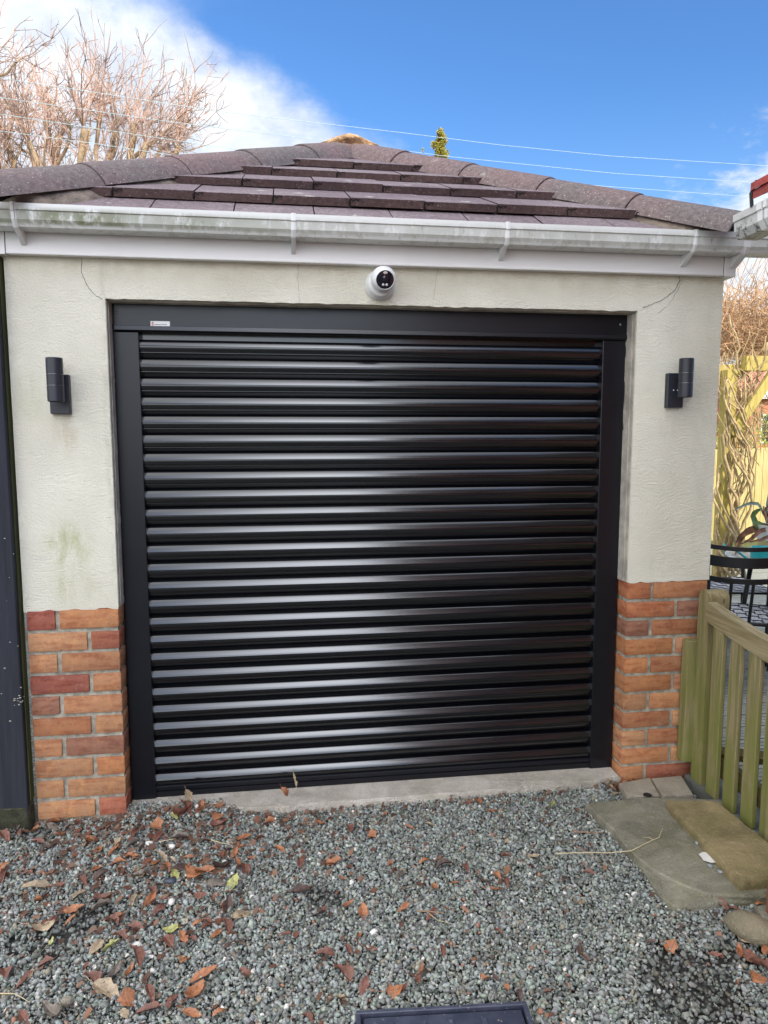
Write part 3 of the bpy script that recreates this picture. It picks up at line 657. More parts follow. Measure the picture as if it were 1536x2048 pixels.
# top rail: curves down away from the post
tr = MB(); N = 16; vs = []; fs = []
for i in range(N+1):
    y_ = -.137-(1.15)*i/N; zt = .842-.075*math.sin(math.pi*min(1, i/N)*.9)*.9
    for xx, zz in ((XG-.003, zt), (XG+.045, zt), (XG+.045, zt-.075), (XG-.003, zt-.075)): vs.append((xx, y_, zz))
for i in range(N):
    for j in range(4): fs.append((i*4+j, i*4+(j+1) % 4, (i+1)*4+(j+1) % 4, (i+1)*4+j))
fs += [(0, 3, 2, 1), (N*4, N*4+1, N*4+2, N*4+3)]; tr.add(vs, fs); tr.build('top_rail', M['gaterail'], GT)
for z_ in (.12,):
    b = MB(); b.box((XG+.044, -1.287, z_), (XG+.070, -.137, z_+.085), 0, None, .002); b.build('bottom_rail', M['gaterail'], GT)
br = MB(); br.tube([(XG+.068, -.16, .20), (XG+.068, -1.2, .60)], .026, 4); br.build('diagonal_brace', M['gaterail'], GT)
yp = [-.194-.113*i for i in range(10)]
for y_ in yp:
    i = (-.137-y_)/1.15*N; zt = .842-.075*math.sin(math.pi*min(1, i/N)*.9)*.9-.031
    b = MB(); dx_ = rnd.uniform(-.001, .001); b.box((XG+.0+dx_, y_-.068, .052+rnd.uniform(-.004, .004)), (XG+.0195+dx_, y_+.0, zt-.045 if True else zt), 0, None, .002); b.build('picket', M['gatewood'], GT)

# ------------------------------------------------------------------ drain cover
DC = empty('drain_cover', (1.03, -1.25, .02)); tag(DC, 'blue black plastic drain cover set in the gravel at the bottom edge', 'drain cover')
mcov = None
def cover_mat():
    m, t, b = mat('worn_blue_black_plastic'); p = ocoord(t)
    base = t.mix(t.rng(t.noise(p, 14, 6, .7), .35, .7), (.030, .036, .062), (.060, .066, .10))
    base = t.mix(t.m('MULTIPLY', t.rng(t.noise(p, 90, 4, .8), .62, .68), .8), base, (.42, .37, .28)); base = t.mix(t.m('MULTIPLY', t.rng(t.noise(p, 7, 5, .7), .60, .68), .5), base, (.30, .26, .19))
    t.put(b.inputs['Base Color'], base); b.inputs['Roughness'].default_value = .5; return m
M['cover'] = cover_mat()
cr = [atz(712, 2022, .045), atz(1052, 2003, .045)]
ux = (cr[1]-cr[0]).normalized(); uy = Vector((ux.y, -ux.x, 0)); CW = (cr[1]-cr[0]).length
Mc = Matrix(((ux.x, -uy.x, 0, cr[0].x), (ux.y, -uy.y, 0, cr[0].y), (0, 0, 1, .0), (0, 0, 0, 1)))
def cbox(b, x0, y0, x1, y1, z0, z1, ch=.002):
    t0 = len(b.v); b.box((x0, -y1, z0), (x1, -y0, z1), 0, None, ch); b.v[t0:] = [tuple(Mc @ Vector(v)) for v in b.v[t0:]]
b = MB(); cbox(b, 0, 0, CW, .012, 0, .048); cbox(b, 0, CW-.012, CW, CW, 0, .048); cbox(b, 0, .0125, .012, CW-.0125, 0, .048); cbox(b, CW-.012, .0125, CW, CW-.0125, 0, .048); b.build('frame', M['cover'], DC)
b = MB(); cbox(b, .017, .017, CW-.017, CW-.017, 0, .041, .006); lid = b.build('lid', M['cover'], DC, smooth='auto')
for xx in (.08, .165, .235, .32):
    for yy in (.04, CW-.09):
        if xx > CW-.05: continue
        b = MB(); cbox(b, xx, yy, xx+.014, yy+.05, .0405, .0445, .0015); b.build('rib', M['cover'], lid, smooth='auto')
b = MB(); b.lathe([(.055, 0), (.058, .004), (.066, .004), (.069, 0)], 40, 0, Mc @ Matrix.Translation((CW/2+.01, -.125, .0405))); b.build('centre_ring', M['cover'], lid, smooth='auto')

# ------------------------------------------------------------------ gravel (nobody could count it)
def build_gravel():
    temps = []
    r2 = random.Random(3)
    for k_ in range(14):
        bm = bmesh.new(); sx, sy, sz = 1, r2.uniform(.65, .95), r2.uniform(.5, .8)
        for _ in range(13):
            v = Vector([r2.gauss(0, 1) for _ in range(3)]).normalized()*r2.uniform(.85, 1.05); bm.verts.new((v.x*sx, v.y*sy, v.z*sz))
        bmesh.ops.convex_hull(bm, input=bm.verts[:]); 
        loose = [v for v in bm.verts if not v.link_faces]; bmesh.ops.delete(bm, geom=loose, context='VERTS')
        bmesh.ops.triangulate(bm, faces=bm.faces[:]); bm.verts.index_update()
        temps.append((np.array([v.co[:] for v in bm.verts]), np.array([[v.index for v in f.verts] for f in bm.faces]))); bm.free()
    rs = np.random.RandomState(5); sp_ = .0114
    X, Y = np.meshgrid(np.arange(-1.3, 2.37, sp_), np.arange(-2.4, .03, sp_)); P = np.c_[X.ravel(), Y.ravel()]
    P = np.r_[P, P+sp_/2]; P += rs.uniform(-.42, .42, P.shape)*sp_
    layer = np.r_[np.zeros(len(X.ravel())), np.ones(len(X.ravel()))]
    def inside(poly, P, grow=0):
        c = np.mean(poly, 0); poly = c+(np.array(poly)-c)*(1-grow); r = np.zeros(len(P), bool); n = len(poly)
        for i in range(n):
            x1, y1 = poly[i]; x2, y2 = poly[(i+1) % n]
            cnd = ((y1 > P[:, 1]) != (y2 > P[:, 1])) & (P[:, 0] < (x2-x1)*(P[:, 1]-y1)/((y2-y1)+1e-12)+x1); r ^= cnd
        return r
    keep = np.ones(len(P), bool)
    for ol in ([(1170, 1605), (1335, 1592), (1440, 1598), (1560, 1700), (1600, 1795), (1480, 1800), (1345, 1812), (1325, 1795), (1290, 1735), (1255, 1695)], [(1238, 1566), (1300, 1556), (1320, 1590), (1252, 1594)], [(1303, 1556), (1363, 1551), (1386, 1587), (1324, 1591)]):
        keep &= ~inside(ground_pts(ol, .035), P, .02)
    cc = [tuple((Mc @ Vector(v)).xy) for v in ((0, 0, 0), (CW, 0, 0), (CW, -CW, 0), (0, -CW, 0))]; keep &= ~inside(cc, P, -.02)
    sillp = [(.50, -.0), (.62, -.040), (1.1, -.044), (1.62, -.030), (1.93, -.020), (2.03, .0), (2.03, .2), (.50, .2)]
    keep &= ~inside(sillp, P); keep &= ~((P[:, 1] > -.004) & ((P[:, 0] < .0) | (P[:, 0] > 2.07))); keep &= ~((P[:, 1] > .06)); keep &= ~((P[:, 0] > 2.33) & (P[:, 1] > -1.3)); keep &= ~((P[:, 1] > -.045) & (P[:, 0] < -.345))
    # bare patches of dark soil
    nz = np.array([mnoise.noise(Vector((x*2.6, y*2.6, 7)))+.5*mnoise.noise(Vector((x*9, y*9, 1))) for x, y in P])
    soil = [(atz(150, 1850, .02), .16), (atz(1380, 1960, .02), .15), (atz(230, 1950, .02), .10), (atz(640, 1790, .02), .09), (atz(60, 1650, .02), .10), (atz(1500, 1900, .02), .12)]
    dd = np.ones(len(P))*9
    for c, r in soil: dd = np.minimum(dd, np.hypot(P[:, 0]-c.x, P[:, 1]-c.y)/r)
    thin = (dd+nz*1.1 < .75) & (rs.rand(len(P)) < .55); keep &= ~thin
    P = P[keep]; layer = layer[keep]; dd = dd[keep]; nz = nz[keep]; n = len(P)
    size = rs.lognormal(math.log(.0078), .33, n).clip(.0034, .0150); size[rs.rand(n) < .006] *= 1.5
    z = np.array([gz(x, y) for x, y in P]); z = z-.012+layer*.005+rs.uniform(-.003, .004, n)
    kind = rs.randint(0, len(temps), n); base = np.array([.222, .236, .214])
    col = base*rs.uniform(.45, 1.55, (n, 1))*(1+rs.uniform(-.07, .07, (n, 3)))
    u = rs.rand(n)
    col[u < .10] = np.array([.26, .285, .275])*rs.uniform(.8, 1.3, ((u < .10).sum(), 1)); s_ = (u > .10) & (u < .16); col[s_] = np.array([.20, .18, .135])*rs.uniform(.7, 1.4, (s_.sum(), 1))
    s_ = (u > .16) & (u < .172); col[s_] = np.array([.62, .60, .55]); s_ = (u > .172) & (u < .182); col[s_] = np.array([.30, .15, .10]); s_ = (u > .182) & (u < .26); col[s_] *= .55
    dm = np.clip(1.15-(dd+nz*.9), 0, 1)[:, None]; col = col*(1-.45*dm)+np.array([.05, .04, .035])*.35*dm
    V = []; F_ = []; C = []; off = 0
    for k_ in range(len(temps)):
        idx = np.where(kind == k_)[0]; tv, tf = temps[k_]; m_ = len(idx); 
        q = rs.normal(size=(m_, 4)); q[:, 1:3] *= .55; q /= np.linalg.norm(q, axis=1)[:, None]; a, b_, c_, d_ = q.T
        Rm = np.stack([1-2*(c_*c_+d_*d_), 2*(b_*c_-a*d_), 2*(b_*d_+a*c_), 2*(b_*c_+a*d_), 1-2*(b_*b_+d_*d_), 2*(c_*d_-a*b_), 2*(b_*d_-a*c_), 2*(c_*d_+a*b_), 1-2*(b_*b_+c_*c_)], 1).reshape(m_, 3, 3)
        vv = np.einsum('nij,vj->nvi', Rm, tv)*size[idx][:, None, None]+np.c_[P[idx], z[idx]][:, None, :]
        V.append(vv.reshape(-1, 3)); F_.append((tf[None]+(np.arange(m_)*len(tv))[:, None, None]+off).reshape(-1, 3)); off += m_*len(tv)
        C.append(np.repeat(col[idx], len(tf)*3, 0))
    V = np.concatenate(V).astype(np.float32); F_ = np.concatenate(F_).astype(np.int32); C = np.concatenate(C)
    C = np.c_[C, np.ones(len(C))].astype(np.float32)
    me = bpy.data.meshes.new('gravel'); me.vertices.add(len(V)); me.vertices.foreach_set('co', V.ravel())
    me.loops.add(F_.size); me.loops.foreach_set('vertex_index', F_.ravel()); me.polygons.add(len(F_)); me.polygons.foreach_set('loop_start', np.arange(0, F_.size, 3, dtype=np.int32)); me.polygons.foreach_set('loop_total', np.full(len(F_), 3, np.int32))
    me.update(calc_edges=True); a = me.color_attributes.new('Col', 'FLOAT_COLOR', 'CORNER'); a.data.foreach_set('color', C.ravel())
    m, t, b = mat('grey_green_gravel'); p = ocoord(t)
    t.put(b.inputs['Base Color'], t.mix(1., vcol(t), t.mix(t.rng(t.noise(p, 260, 4, .8), .3, .7), (.72, .72, .72), (1.3, 1.3, 1.3)), 'MULTIPLY')); b.inputs['Roughness'].default_value = .75
    me.materials.append(m); o = bpy.data.objects.new('gravel', me); COL.objects.link(o); tag(o, 'loose grey green stone chippings covering the drive', 'gravel', kind='stuff')
    print('gravel stones', n, 'tris', len(F_))
build_gravel()

# ------------------------------------------------------------------ dead leaves
LC = {'orange brown': (.33, .135, .062), 'reddish brown': (.18, .075, .052), 'dark brown': (.080, .048, .040), 'pale tan': (.34, .26, .17), 'grey brown': (.17, .14, .115), 'yellow green': (.33, .33, .12)}
LM = {}
for nme, c in LC.items():
    m, t, b = mat('leaf_'+nme.replace(' ', '_')); p = ocoord(t)
    base = t.mix(t.rng(t.noise(p, 55, 5, .7), .3, .7), tuple(x*.6 for x in c), tuple(min(1, x*1.3) for x in c))
    x, y, z = t.sep(p); vein = t.rng(t.m('ABSOLUTE', y), .0012, .0003); base = t.mix(t.m('MULTIPLY', vein, .5), base, tuple(min(1, x_*1.7) for x_ in c))
    t.put(b.inputs['Base Color'], base); b.inputs['Roughness'].default_value = .55; b.inputs['Subsurface Weight'].default_value = 0
    t.put(b.inputs['Normal'], t.bump(t.noise(p, 120, 4), .6, .004)); LM[nme] = m
def leaf_mesh(kind, seed, m):
    r2 = random.Random(seed); L_ = 1.; Wd = r2.uniform(.38, .62); NU, NV = 12, 6; bend = r2.uniform(-1.9, 2.2); fold = r2.uniform(-.1, 1.3); tw = r2.uniform(-1.4, 1.4); vs = []; fs = []
    for i in range(NU+1):
        u = i/NU; wid = Wd*.5*(math.sin(math.pi*min(1, u**.8))**.75)*(1+.14*math.sin(u*19+seed)+.25*mnoise.noise(Vector((u*6, seed, 0))))
        ang = bend*(u-.5); cx = math.sin(ang)/bend if abs(bend) > .05 else u-.5; cz = (1-math.cos(ang))/bend if abs(bend) > .05 else 0
        for j in range(NV+1):
            v = (j/NV-.5)*2; yy = v*wid; zz = cz+abs(v)*wid*fold*.8+v*wid*tw*(u-.5)+.07*mnoise.noise(Vector((u*4, v*3, seed)))+.03*mnoise.noise(Vector((u*11, v*7, seed))); yy *= (1-.25*fold)
            vs.append((cx*.07, yy*.07, zz*.07))
    for i in range(NU):
        for j in range(NV): a = i*(NV+1)+j; fs.append((a, a+1, a+NV+2, a+NV+1))
    b = MB(); b.add(vs, fs); b.tube([(-.034, 0, vs[NV//2][2]), (-.046, .001, vs[NV//2][2]+.001), (-.056, .003, vs[NV//2][2]+.004)], .0009, 4)
    o = b.build('dead_leaf', m, smooth=True); me = o.data; bpy.data.objects.remove(o); me.name = 'dead_leaf'
    me.transform(Matrix.Translation((0, 0, -min(v.co.z for v in me.vertices)))); return me
LMesh = {k_: [leaf_mesh(k_, 100*i+j, LM[k_]) for j in range(6)] for i, k_ in enumerate(LC)}
def region(px, py):
    p = atz(px, py, .03); x, y = p.x, p.y
    h_ = 'left post' if x < -.34 else 'left brick pier' if x < -.17 else "left pier's inner edge" if x < .0 else 'left door rail' if x < .11 else 'door sticker' if x < .28 else 'left part of the door' if x < .5 else 'door left of centre' if x < .75 else 'wall camera' if x < 1.15 else 'door right of centre' if x < 1.5 else 'right part of the door' if x < 1.85 else 'right door rail' if x < 2.08 else 'right brick pier'
    d_ = 'right under' if y > -.12 else 'close below' if y > -.24 else 'a step below' if y > -.38 else 'two steps below' if y > -.52 else 'mid gravel below' if y > -.68 else 'lower gravel below' if y > -.84 else 'far down below' if y > -1.0 else 'bottom edge below'
    return d_+' the '+h_
LEAVES = []
occ = {}
SZ = {0: 'small', 1: 'medium', 2: 'large'}
def leaf(px, py, kind, size=1., rot=None, air=None, label=None, tilt=None):
    me = LMesh[kind][rnd.randrange(6)]; o = bpy.data.objects.new('dead_leaf', me); COL.objects.link(o)
    if air is None: p = atz(px, py, .035); p.z = gz(p.x, p.y)-.004+rnd.uniform(0, .006); 
    else: p = air
    if p.y > -.012 and air is None: p.y = -.012-rnd.random()*.02
    o.location = p; t_ = tilt or (rnd.uniform(-.35, .35), rnd.uniform(-.35, .35)); o.rotation_euler = (t_[0], t_[1], rot if rot is not None else rnd.uniform(0, 6.28)); o.scale = (size,)*3
    sz = 'small' if size < .75 else ('large' if size > 1.15 else 'curled')
    lab = label or f'{sz} {kind} dead leaf {region(px, py)}'
    tag(o, lab, 'leaf', 'dead leaves blown over the gravel'); LEAVES.append(o); return o
s_ = 500/1536
L1 = [(545, 240, 'orange brown', 1.2), (350, 110, 'orange brown', 1.1), (335, 160, 'grey brown', 1.2), (420, 165, 'grey brown', 1.1), (375, 205, 'orange brown', 1.), (30, 220, 'reddish brown', 1.1), (215, 180, 'orange brown', .8), (230, 250, 'reddish brown', 1.), (300, 280, 'dark brown', 1.), (60, 160, 'dark brown', 1.), (110, 150, 'dark brown', 1.1),
 (600, 305, 'orange brown', .8), (695, 255, 'pale tan', 1.1), (700, 300, 'orange brown', 1.), (735, 370, 'orange brown', .9), (690, 385, 'reddish brown', .9), (810, 270, 'grey brown', 1.1), (805, 330, 'orange brown', .9), (830, 205, 'reddish brown', .9), (960, 160, 'orange brown', 1.2), (975, 225, 'reddish brown', 1.1), (1100, 230, 'grey brown', 1.5), (1120, 100, 'reddish brown', 1.5), (1070, 110, 'yellow green', .9), (1000, 345, 'pale tan', 1.1),
 (1150, 335, 'orange brown', .9), (1150, 40, 'reddish brown', 1.5), (1240, 40, 'orange brown', 1.1), (1340, 105, 'orange brown', .9), (1340, 150, 'reddish brown', 1.2), (1500, 215, 'orange brown', 1.), (1440, 305, 'orange brown', .9), (1345, 330, 'reddish brown', 1.1), (1410, 245, 'pale tan', .7), (1270, 245, 'dark brown', 1.),
 (600, 410, 'orange brown', 1.1), (865, 440, 'pale tan', 1.2), (860, 445, 'grey brown', 1.), (625, 455, 'dark brown', 1.1), (510, 495, 'reddish brown', 1.), (490, 578, 'pale tan', .9), (225, 530, 'pale tan', 1.7), (40, 410, 'orange brown', 1.1), (30, 470, 'reddish brown', 1.), (625, 600, 'reddish brown', 1.2), (615, 655, 'grey brown', 1.5), (460, 665, 'orange brown', 1.2), (690, 705, 'orange brown', 1.), (685, 735, 'reddish brown', .9),
 (920, 610, 'orange brown', 1.1), (925, 550, 'reddish brown', .9), (865, 575, 'pale tan', .8), (825, 600, 'pale tan', .9), (975, 665, 'reddish brown', 1.), (1020, 405, 'orange brown', 1.1), (1100, 405, 'dark brown', 1.4), (1190, 450, 'orange brown', 1.4), (1260, 435, 'orange brown', 1.3), (1370, 400, 'dark brown', 1.7), (1335, 500, 'grey brown', 1.3), (1430, 495, 'yellow green', 1.2), (1225, 570, 'reddish brown', 1.1), (1070, 450, 'yellow green', 1.), (1510, 415, 'reddish brown', 1.), (1460, 380, 'orange brown', .9),
 (265, 775, 'pale tan', 1.4), (310, 745, 'reddish brown', .8), (310, 870, 'yellow green', .7), (830, 780, 'reddish brown', 1.1), (730, 835, 'reddish brown', .9), (590, 895, 'pale tan', .9), (685, 885, 'yellow green', .9), (1050, 780, 'yellow green', 1.), (1035, 850, 'reddish brown', 1.), (1130, 830, 'orange brown', .9), (1330, 810, 'orange brown', 1.), (1385, 770, 'reddish brown', 1.1), (1430, 870, 'dark brown', 1.1), (1480, 690, 'pale tan', 1.4), (1400, 640, 'dark brown', 1.4), (1270, 755, 'reddish brown', .7), (1215, 745, 'orange brown', .7),
 (830, 950, 'reddish brown', 1.3), (800, 1025, 'orange brown', .9), (1140, 960, 'orange brown', .8), (1250, 1050, 'orange brown', 1.5), (275, 1000, 'reddish brown', .9), (35, 1070, 'reddish brown', 1.1), (150, 1110, 'reddish brown', 1.), (555, 1100, 'reddish brown', 1.3), (650, 1150, 'pale tan', 1.6), (700, 1050, 'grey brown', 1.2), (780, 1215, 'orange brown', 1.1), (925, 1160, 'reddish brown', 1.2), (1200, 1160, 'orange brown', 1.2), (1250, 1140, 'grey brown', .9), (1065, 1215, 'reddish brown', .9), (900, 1270, 'reddish brown', 1.2), (765, 1290, 'pale tan', .7), (335, 1310, 'grey brown', 1.7), (1350, 1290, 'orange brown', .8), (1180, 1290, 'orange brown', .9), (1500, 1050, 'reddish brown', .9)]
for x, y, k_, z_ in L1: leaf(x*s_, 1600+y*s_, k_, z_*rnd.uniform(.8, .95))
s2 = 550/1536
L2 = [(185, 55, 'orange brown', 1.1), (505, 65, 'orange brown', .7), (565, 120, 'grey brown', 1.), (700, 50, 'orange brown', .9), (815, 80, 'dark brown', 1.3), (930, 90, 'reddish brown', 1.1), (750, 190, 'orange brown', .8), (1030, 160, 'dark brown', .9), (1105, 130, 'orange brown', .8), (1150, 165, 'reddish brown', .9), (1095, 205, 'orange brown', .8), (580, 305, 'orange brown', .8), (350, 320, 'orange brown', 1.1), (90, 330, 'dark brown', 1.2), (735, 345, 'reddish brown', 1.), (325, 460, 'orange brown', .7), (140, 565, 'reddish brown', 1.), (390, 520, 'reddish brown', .9), (235, 670, 'reddish brown', 1.3), (355, 745, 'reddish brown', 1.), (540, 765, 'orange brown', 1.), (640, 700, 'reddish brown', 1.), (680, 650, 'orange brown', .7), (790, 545, 'reddish brown', .8), (975, 600, 'dark brown', .6), (1490, 150, 'dark brown', .8), (1400, 85, 'grey brown', .8), (1310, 20, 'pale tan', .9), (230, 810, 'pale tan', .8), (1220, 790, 'dark brown', .8), (20, 200, 'dark brown', 1.3), (1380, 555, 'reddish brown', .4)]
for x, y, k_, z_ in L2: leaf(600+x*s2, 1700+y*s2, k_, z_*.85)
for x, y, k_, z_ in [(1210, 1548, 'pale tan', .8), (1218, 1560, 'pale tan', .9), (1225, 1572, 'pale tan', .8), (1205, 1562, 'grey brown', .8), (1232, 1583, 'pale tan', .9), (1250, 1558, 'orange brown', .7), (1272, 1556, 'orange brown', .7), (1296, 1556, 'orange brown', .6), (955, 1600, 'orange brown', .9), (985, 1618, 'orange brown', .8), (1105, 1605, 'yellow green', .8), (1178, 1740, 'reddish brown', .7), (1340, 1885, 'orange brown', .9), (1500, 1905, 'reddish brown', 1.3), (1520, 1925, 'reddish brown', 1.2), (1480, 1895, 'orange brown', .9), (1512, 1945, 'orange brown', .9), (1445, 1805, 'reddish brown', .9), (1470, 1815, 'reddish brown', .8), (1520, 1800, 'orange brown', .8), (1168, 1905, 'reddish brown', .6), (1330, 1790, 'reddish brown', .7), (1432, 1820, 'dark brown', .8), (1430, 1900, 'reddish brown', .6), (1490, 1870, 'pale tan', .8), (1535, 1890, 'orange brown', 1.),
   (470, 1570, 'grey brown', .8), (440, 1600, 'orange brown', .8), (610, 1605, 'orange brown', .7), (640, 1640, 'orange brown', .8), (700, 1650, 'reddish brown', .9), (745, 1665, 'orange brown', .9), (620, 1640, 'reddish brown', .8), (668, 1662, 'reddish brown', .8), (820, 1650, 'orange brown', .7), (860, 1645, 'pale tan', .7), (770, 1625, 'orange brown', .6), (540, 1640, 'orange brown', 1.), (520, 1670, 'reddish brown', 1.), (560, 1690, 'orange brown', .8), (600, 1720, 'reddish brown', .8), (660, 1720, 'orange brown', .7), (10, 1640, 'pale tan', 1.1), (40, 1648, 'dark brown', 1.)]: leaf(x, y, k_, z_*.9)
for i in range(95):       # smaller scattered fragments
    if i < 52: x, y = rnd.gauss(300, 230), rnd.triangular(1640, 2040, 1720)
    else: x, y = rnd.uniform(500, 1500), rnd.uniform(1640, 2040)
    if x < -60 or (700 < x < 1080 and y > 1990) or (x > 1180 and y < 1815): continue
    leaf(x, y, rnd.choice(['reddish brown', 'orange brown', 'reddish brown', 'dark brown', 'grey brown', 'pale tan']), rnd.uniform(.35, .7))
leaf(0, 0, 'orange brown', .85, .4, aty(568, 1584, -.10), 'orange brown leaf blown up off the ground in front of the door sill', (1.2, 1.1))
leaf(0, 0, 'pale tan', .85, 1.9, aty(587, 1558, -.12), 'pale tan leaf in mid air in front of the lowest door slats', (1.3, -.9))
leaf(0, 0, 'pale tan', .8, .2, aty(377, 1590, -.06), 'pale tan leaf standing upright against the bottom of the door', (1.4, 1.2))
# crumbled leaf fragments drifted between the stones: nobody could count these
lt = MB(); lcols = [(1, 1, 1), (.6, .5, .45), (1.3, 1.2, 1.), (.45, .4, .38), (.9, .6, .5)]
for i in range(1700):
    u = rnd.random()
    if u < .62: x, y = rnd.gauss(.15, .33), -abs(rnd.gauss(.02, .38))
    elif u < .80: x, y = rnd.uniform(-.3, 2.2), -.02-abs(rnd.gauss(0, .12))
    elif u < .88: x, y = 2.06+rnd.gauss(0, .03), -.03-abs(rnd.gauss(0, .035))
    else: x, y = rnd.uniform(-.5, 2.2), rnd.uniform(-1.4, 0)
    if y > -.01 or x > 2.34 or x < -.7 or (x > 1.83 and -.85 < y < -.17): continue
    s0 = rnd.choice((.0045, .006, .008, .011))*rnd.uniform(.7, 1.3); c0 = Vector((x, y, gz(x, y)+rnd.uniform(-.001, .006))); ax = Vector((rnd.gauss(0, .5), rnd.gauss(0, .5), 1)).normalized(); t1 = ax.orthogonal().normalized(); t2 = ax.cross(t1); n = rnd.randint(4, 6); a0 = rnd.uniform(0, 6.3)
    pts = [c0+(t1*math.cos(a0+6.283*j/n)*1.5+t2*math.sin(a0+6.283*j/n))*s0*rnd.uniform(.6, 1.2)+ax*s0*rnd.uniform(-.3, .3) for j in range(n)]
    lt.add(pts+[c0], [(j, (j+1) % n, n) for j in range(n)], 0, rnd.choice(lcols))
m, t, b = mat('crumbled_leaf'); t.put(b.inputs['Base Color'], t.mix(1., vcol(t), (.155, .085, .058), 'MULTIPLY')); b.inputs['Roughness'].default_value = .8
tag(lt.build('leaf_litter', m), 'crumbled brown leaf fragments drifted between the stones', 'leaf litter', kind='stuff')
# white chips and pebbles that stand out
for px_, py_, lab in [(299, 1688, 'white chip left of the largest leaf heap'), (344, 1693, 'white chip in the leaves before the door'), (748, 1860, 'white stone on the open gravel above the drain cover'), (276, 1889, 'small white oblong chip among the lower left leaves'), (395, 1625, 'white chip near the door sill'), (343, 1804, 'white chip between curled leaves')]:
    q = atz(px_, py_, .03); blob('white_stone', (q.x, q.y, gz(q.x, q.y)+.004), (.016, .011, .009), bpy.data.materials['white_chip'], lab, 'stone', px_, 1, .4, rnd.uniform(0, 3), 'white chips in the gravel')
q = atz(134, 2008, .03); blob('pebble', (q.x, q.y, gz(q.x, q.y)+.008), (.017, .014, .013), M['paver'], 'round tan pebble on the gravel at the bottom left', 'stone', 4, 2, .1)
q = atz(341, 1762, .03); blob('slate_piece', (q.x, q.y, gz(q.x, q.y)+.006), (.026, .018, .007), simple('blue_slate', (.05, .06, .085), .5), 'dark blue slate piece among the leaves', 'stone', 5, 1, .3)
# twigs
def twig(name, pts, r_, m, label, z=.05):
    P = [atz(x, y, z_) for x, y, z_ in pts]; out = []
    for a, b in zip(P, P[1:]):
        for i in range(4): out.append(a.lerp(b, i/4)+Vector((0, 0, .002*rnd.random())))
    out.append(P[-1]); b = MB(); b.tube(out, [r_*(1-.6*i/len(out)) for i in range(len(out))], 6); o = b.build(name, m, smooth=True); return tag(o, label, 'twig')
M['straw'] = simple('pale_straw_twig', (.50, .41, .26), .8); M['twig'] = simple('brown_twig', (.26, .16, .10), .85)
o = twig('twig', [(1112, 1708, .035), (1160, 1706, .035), (1222, 1706, .04), (1262, 1702, .056), (1290, 1688, .056), (1318, 1675, .06), (1326, 1655, .07)], .0022, M['straw'], 'long pale twig reaching from the gravel across the flagstone')
b = MB(); b.tube([atz(1308, 1680, .058), atz(1298, 1675, .062), atz(1285, 1674, .066)], [.0014, .001, .0006], 5); b.build('side_shoot', M['straw'], o)
twig('twig', [(1146, 1664, .035), (1175, 1665, .036), (1206, 1666, .035)], .003, M['twig'], 'short brown twig on the gravel left of the flagstone')
twig('twig', [(318, 1684, .038), (338, 1680, .038), (352, 1678, .038)], .0018, M['straw'], 'short straw piece between the two white chips')
twig('twig', [(422, 1680, .038), (440, 1686, .038), (456, 1688, .038)], .0022, M['straw'], 'pale bent twig below the door, right of the leaf heap')
twig('twig', [(0, 1988, .035), (30, 1988, .036), (60, 2006, .036)], .0018, M['straw'], 'curved straw stem at the bottom left corner')
twig('twig', [(834, 1822, .035), (865, 1824, .036), (888, 1826, .035)], .0028, M['twig'], 'flat brown twig in the middle of the open gravel')
twig('twig', [(858, 1827, .035), (876, 1842, .037), (905, 1848, .036)], .0012, M['straw'], 'thin straw stem beneath the brown twig in mid gravel')
twig('twig', [(1150, 1692, .035), (1175, 1705, .036), (1208, 1730, .035)], .0016, M['twig'], 'thin dark twig crossing under the long pale twig')
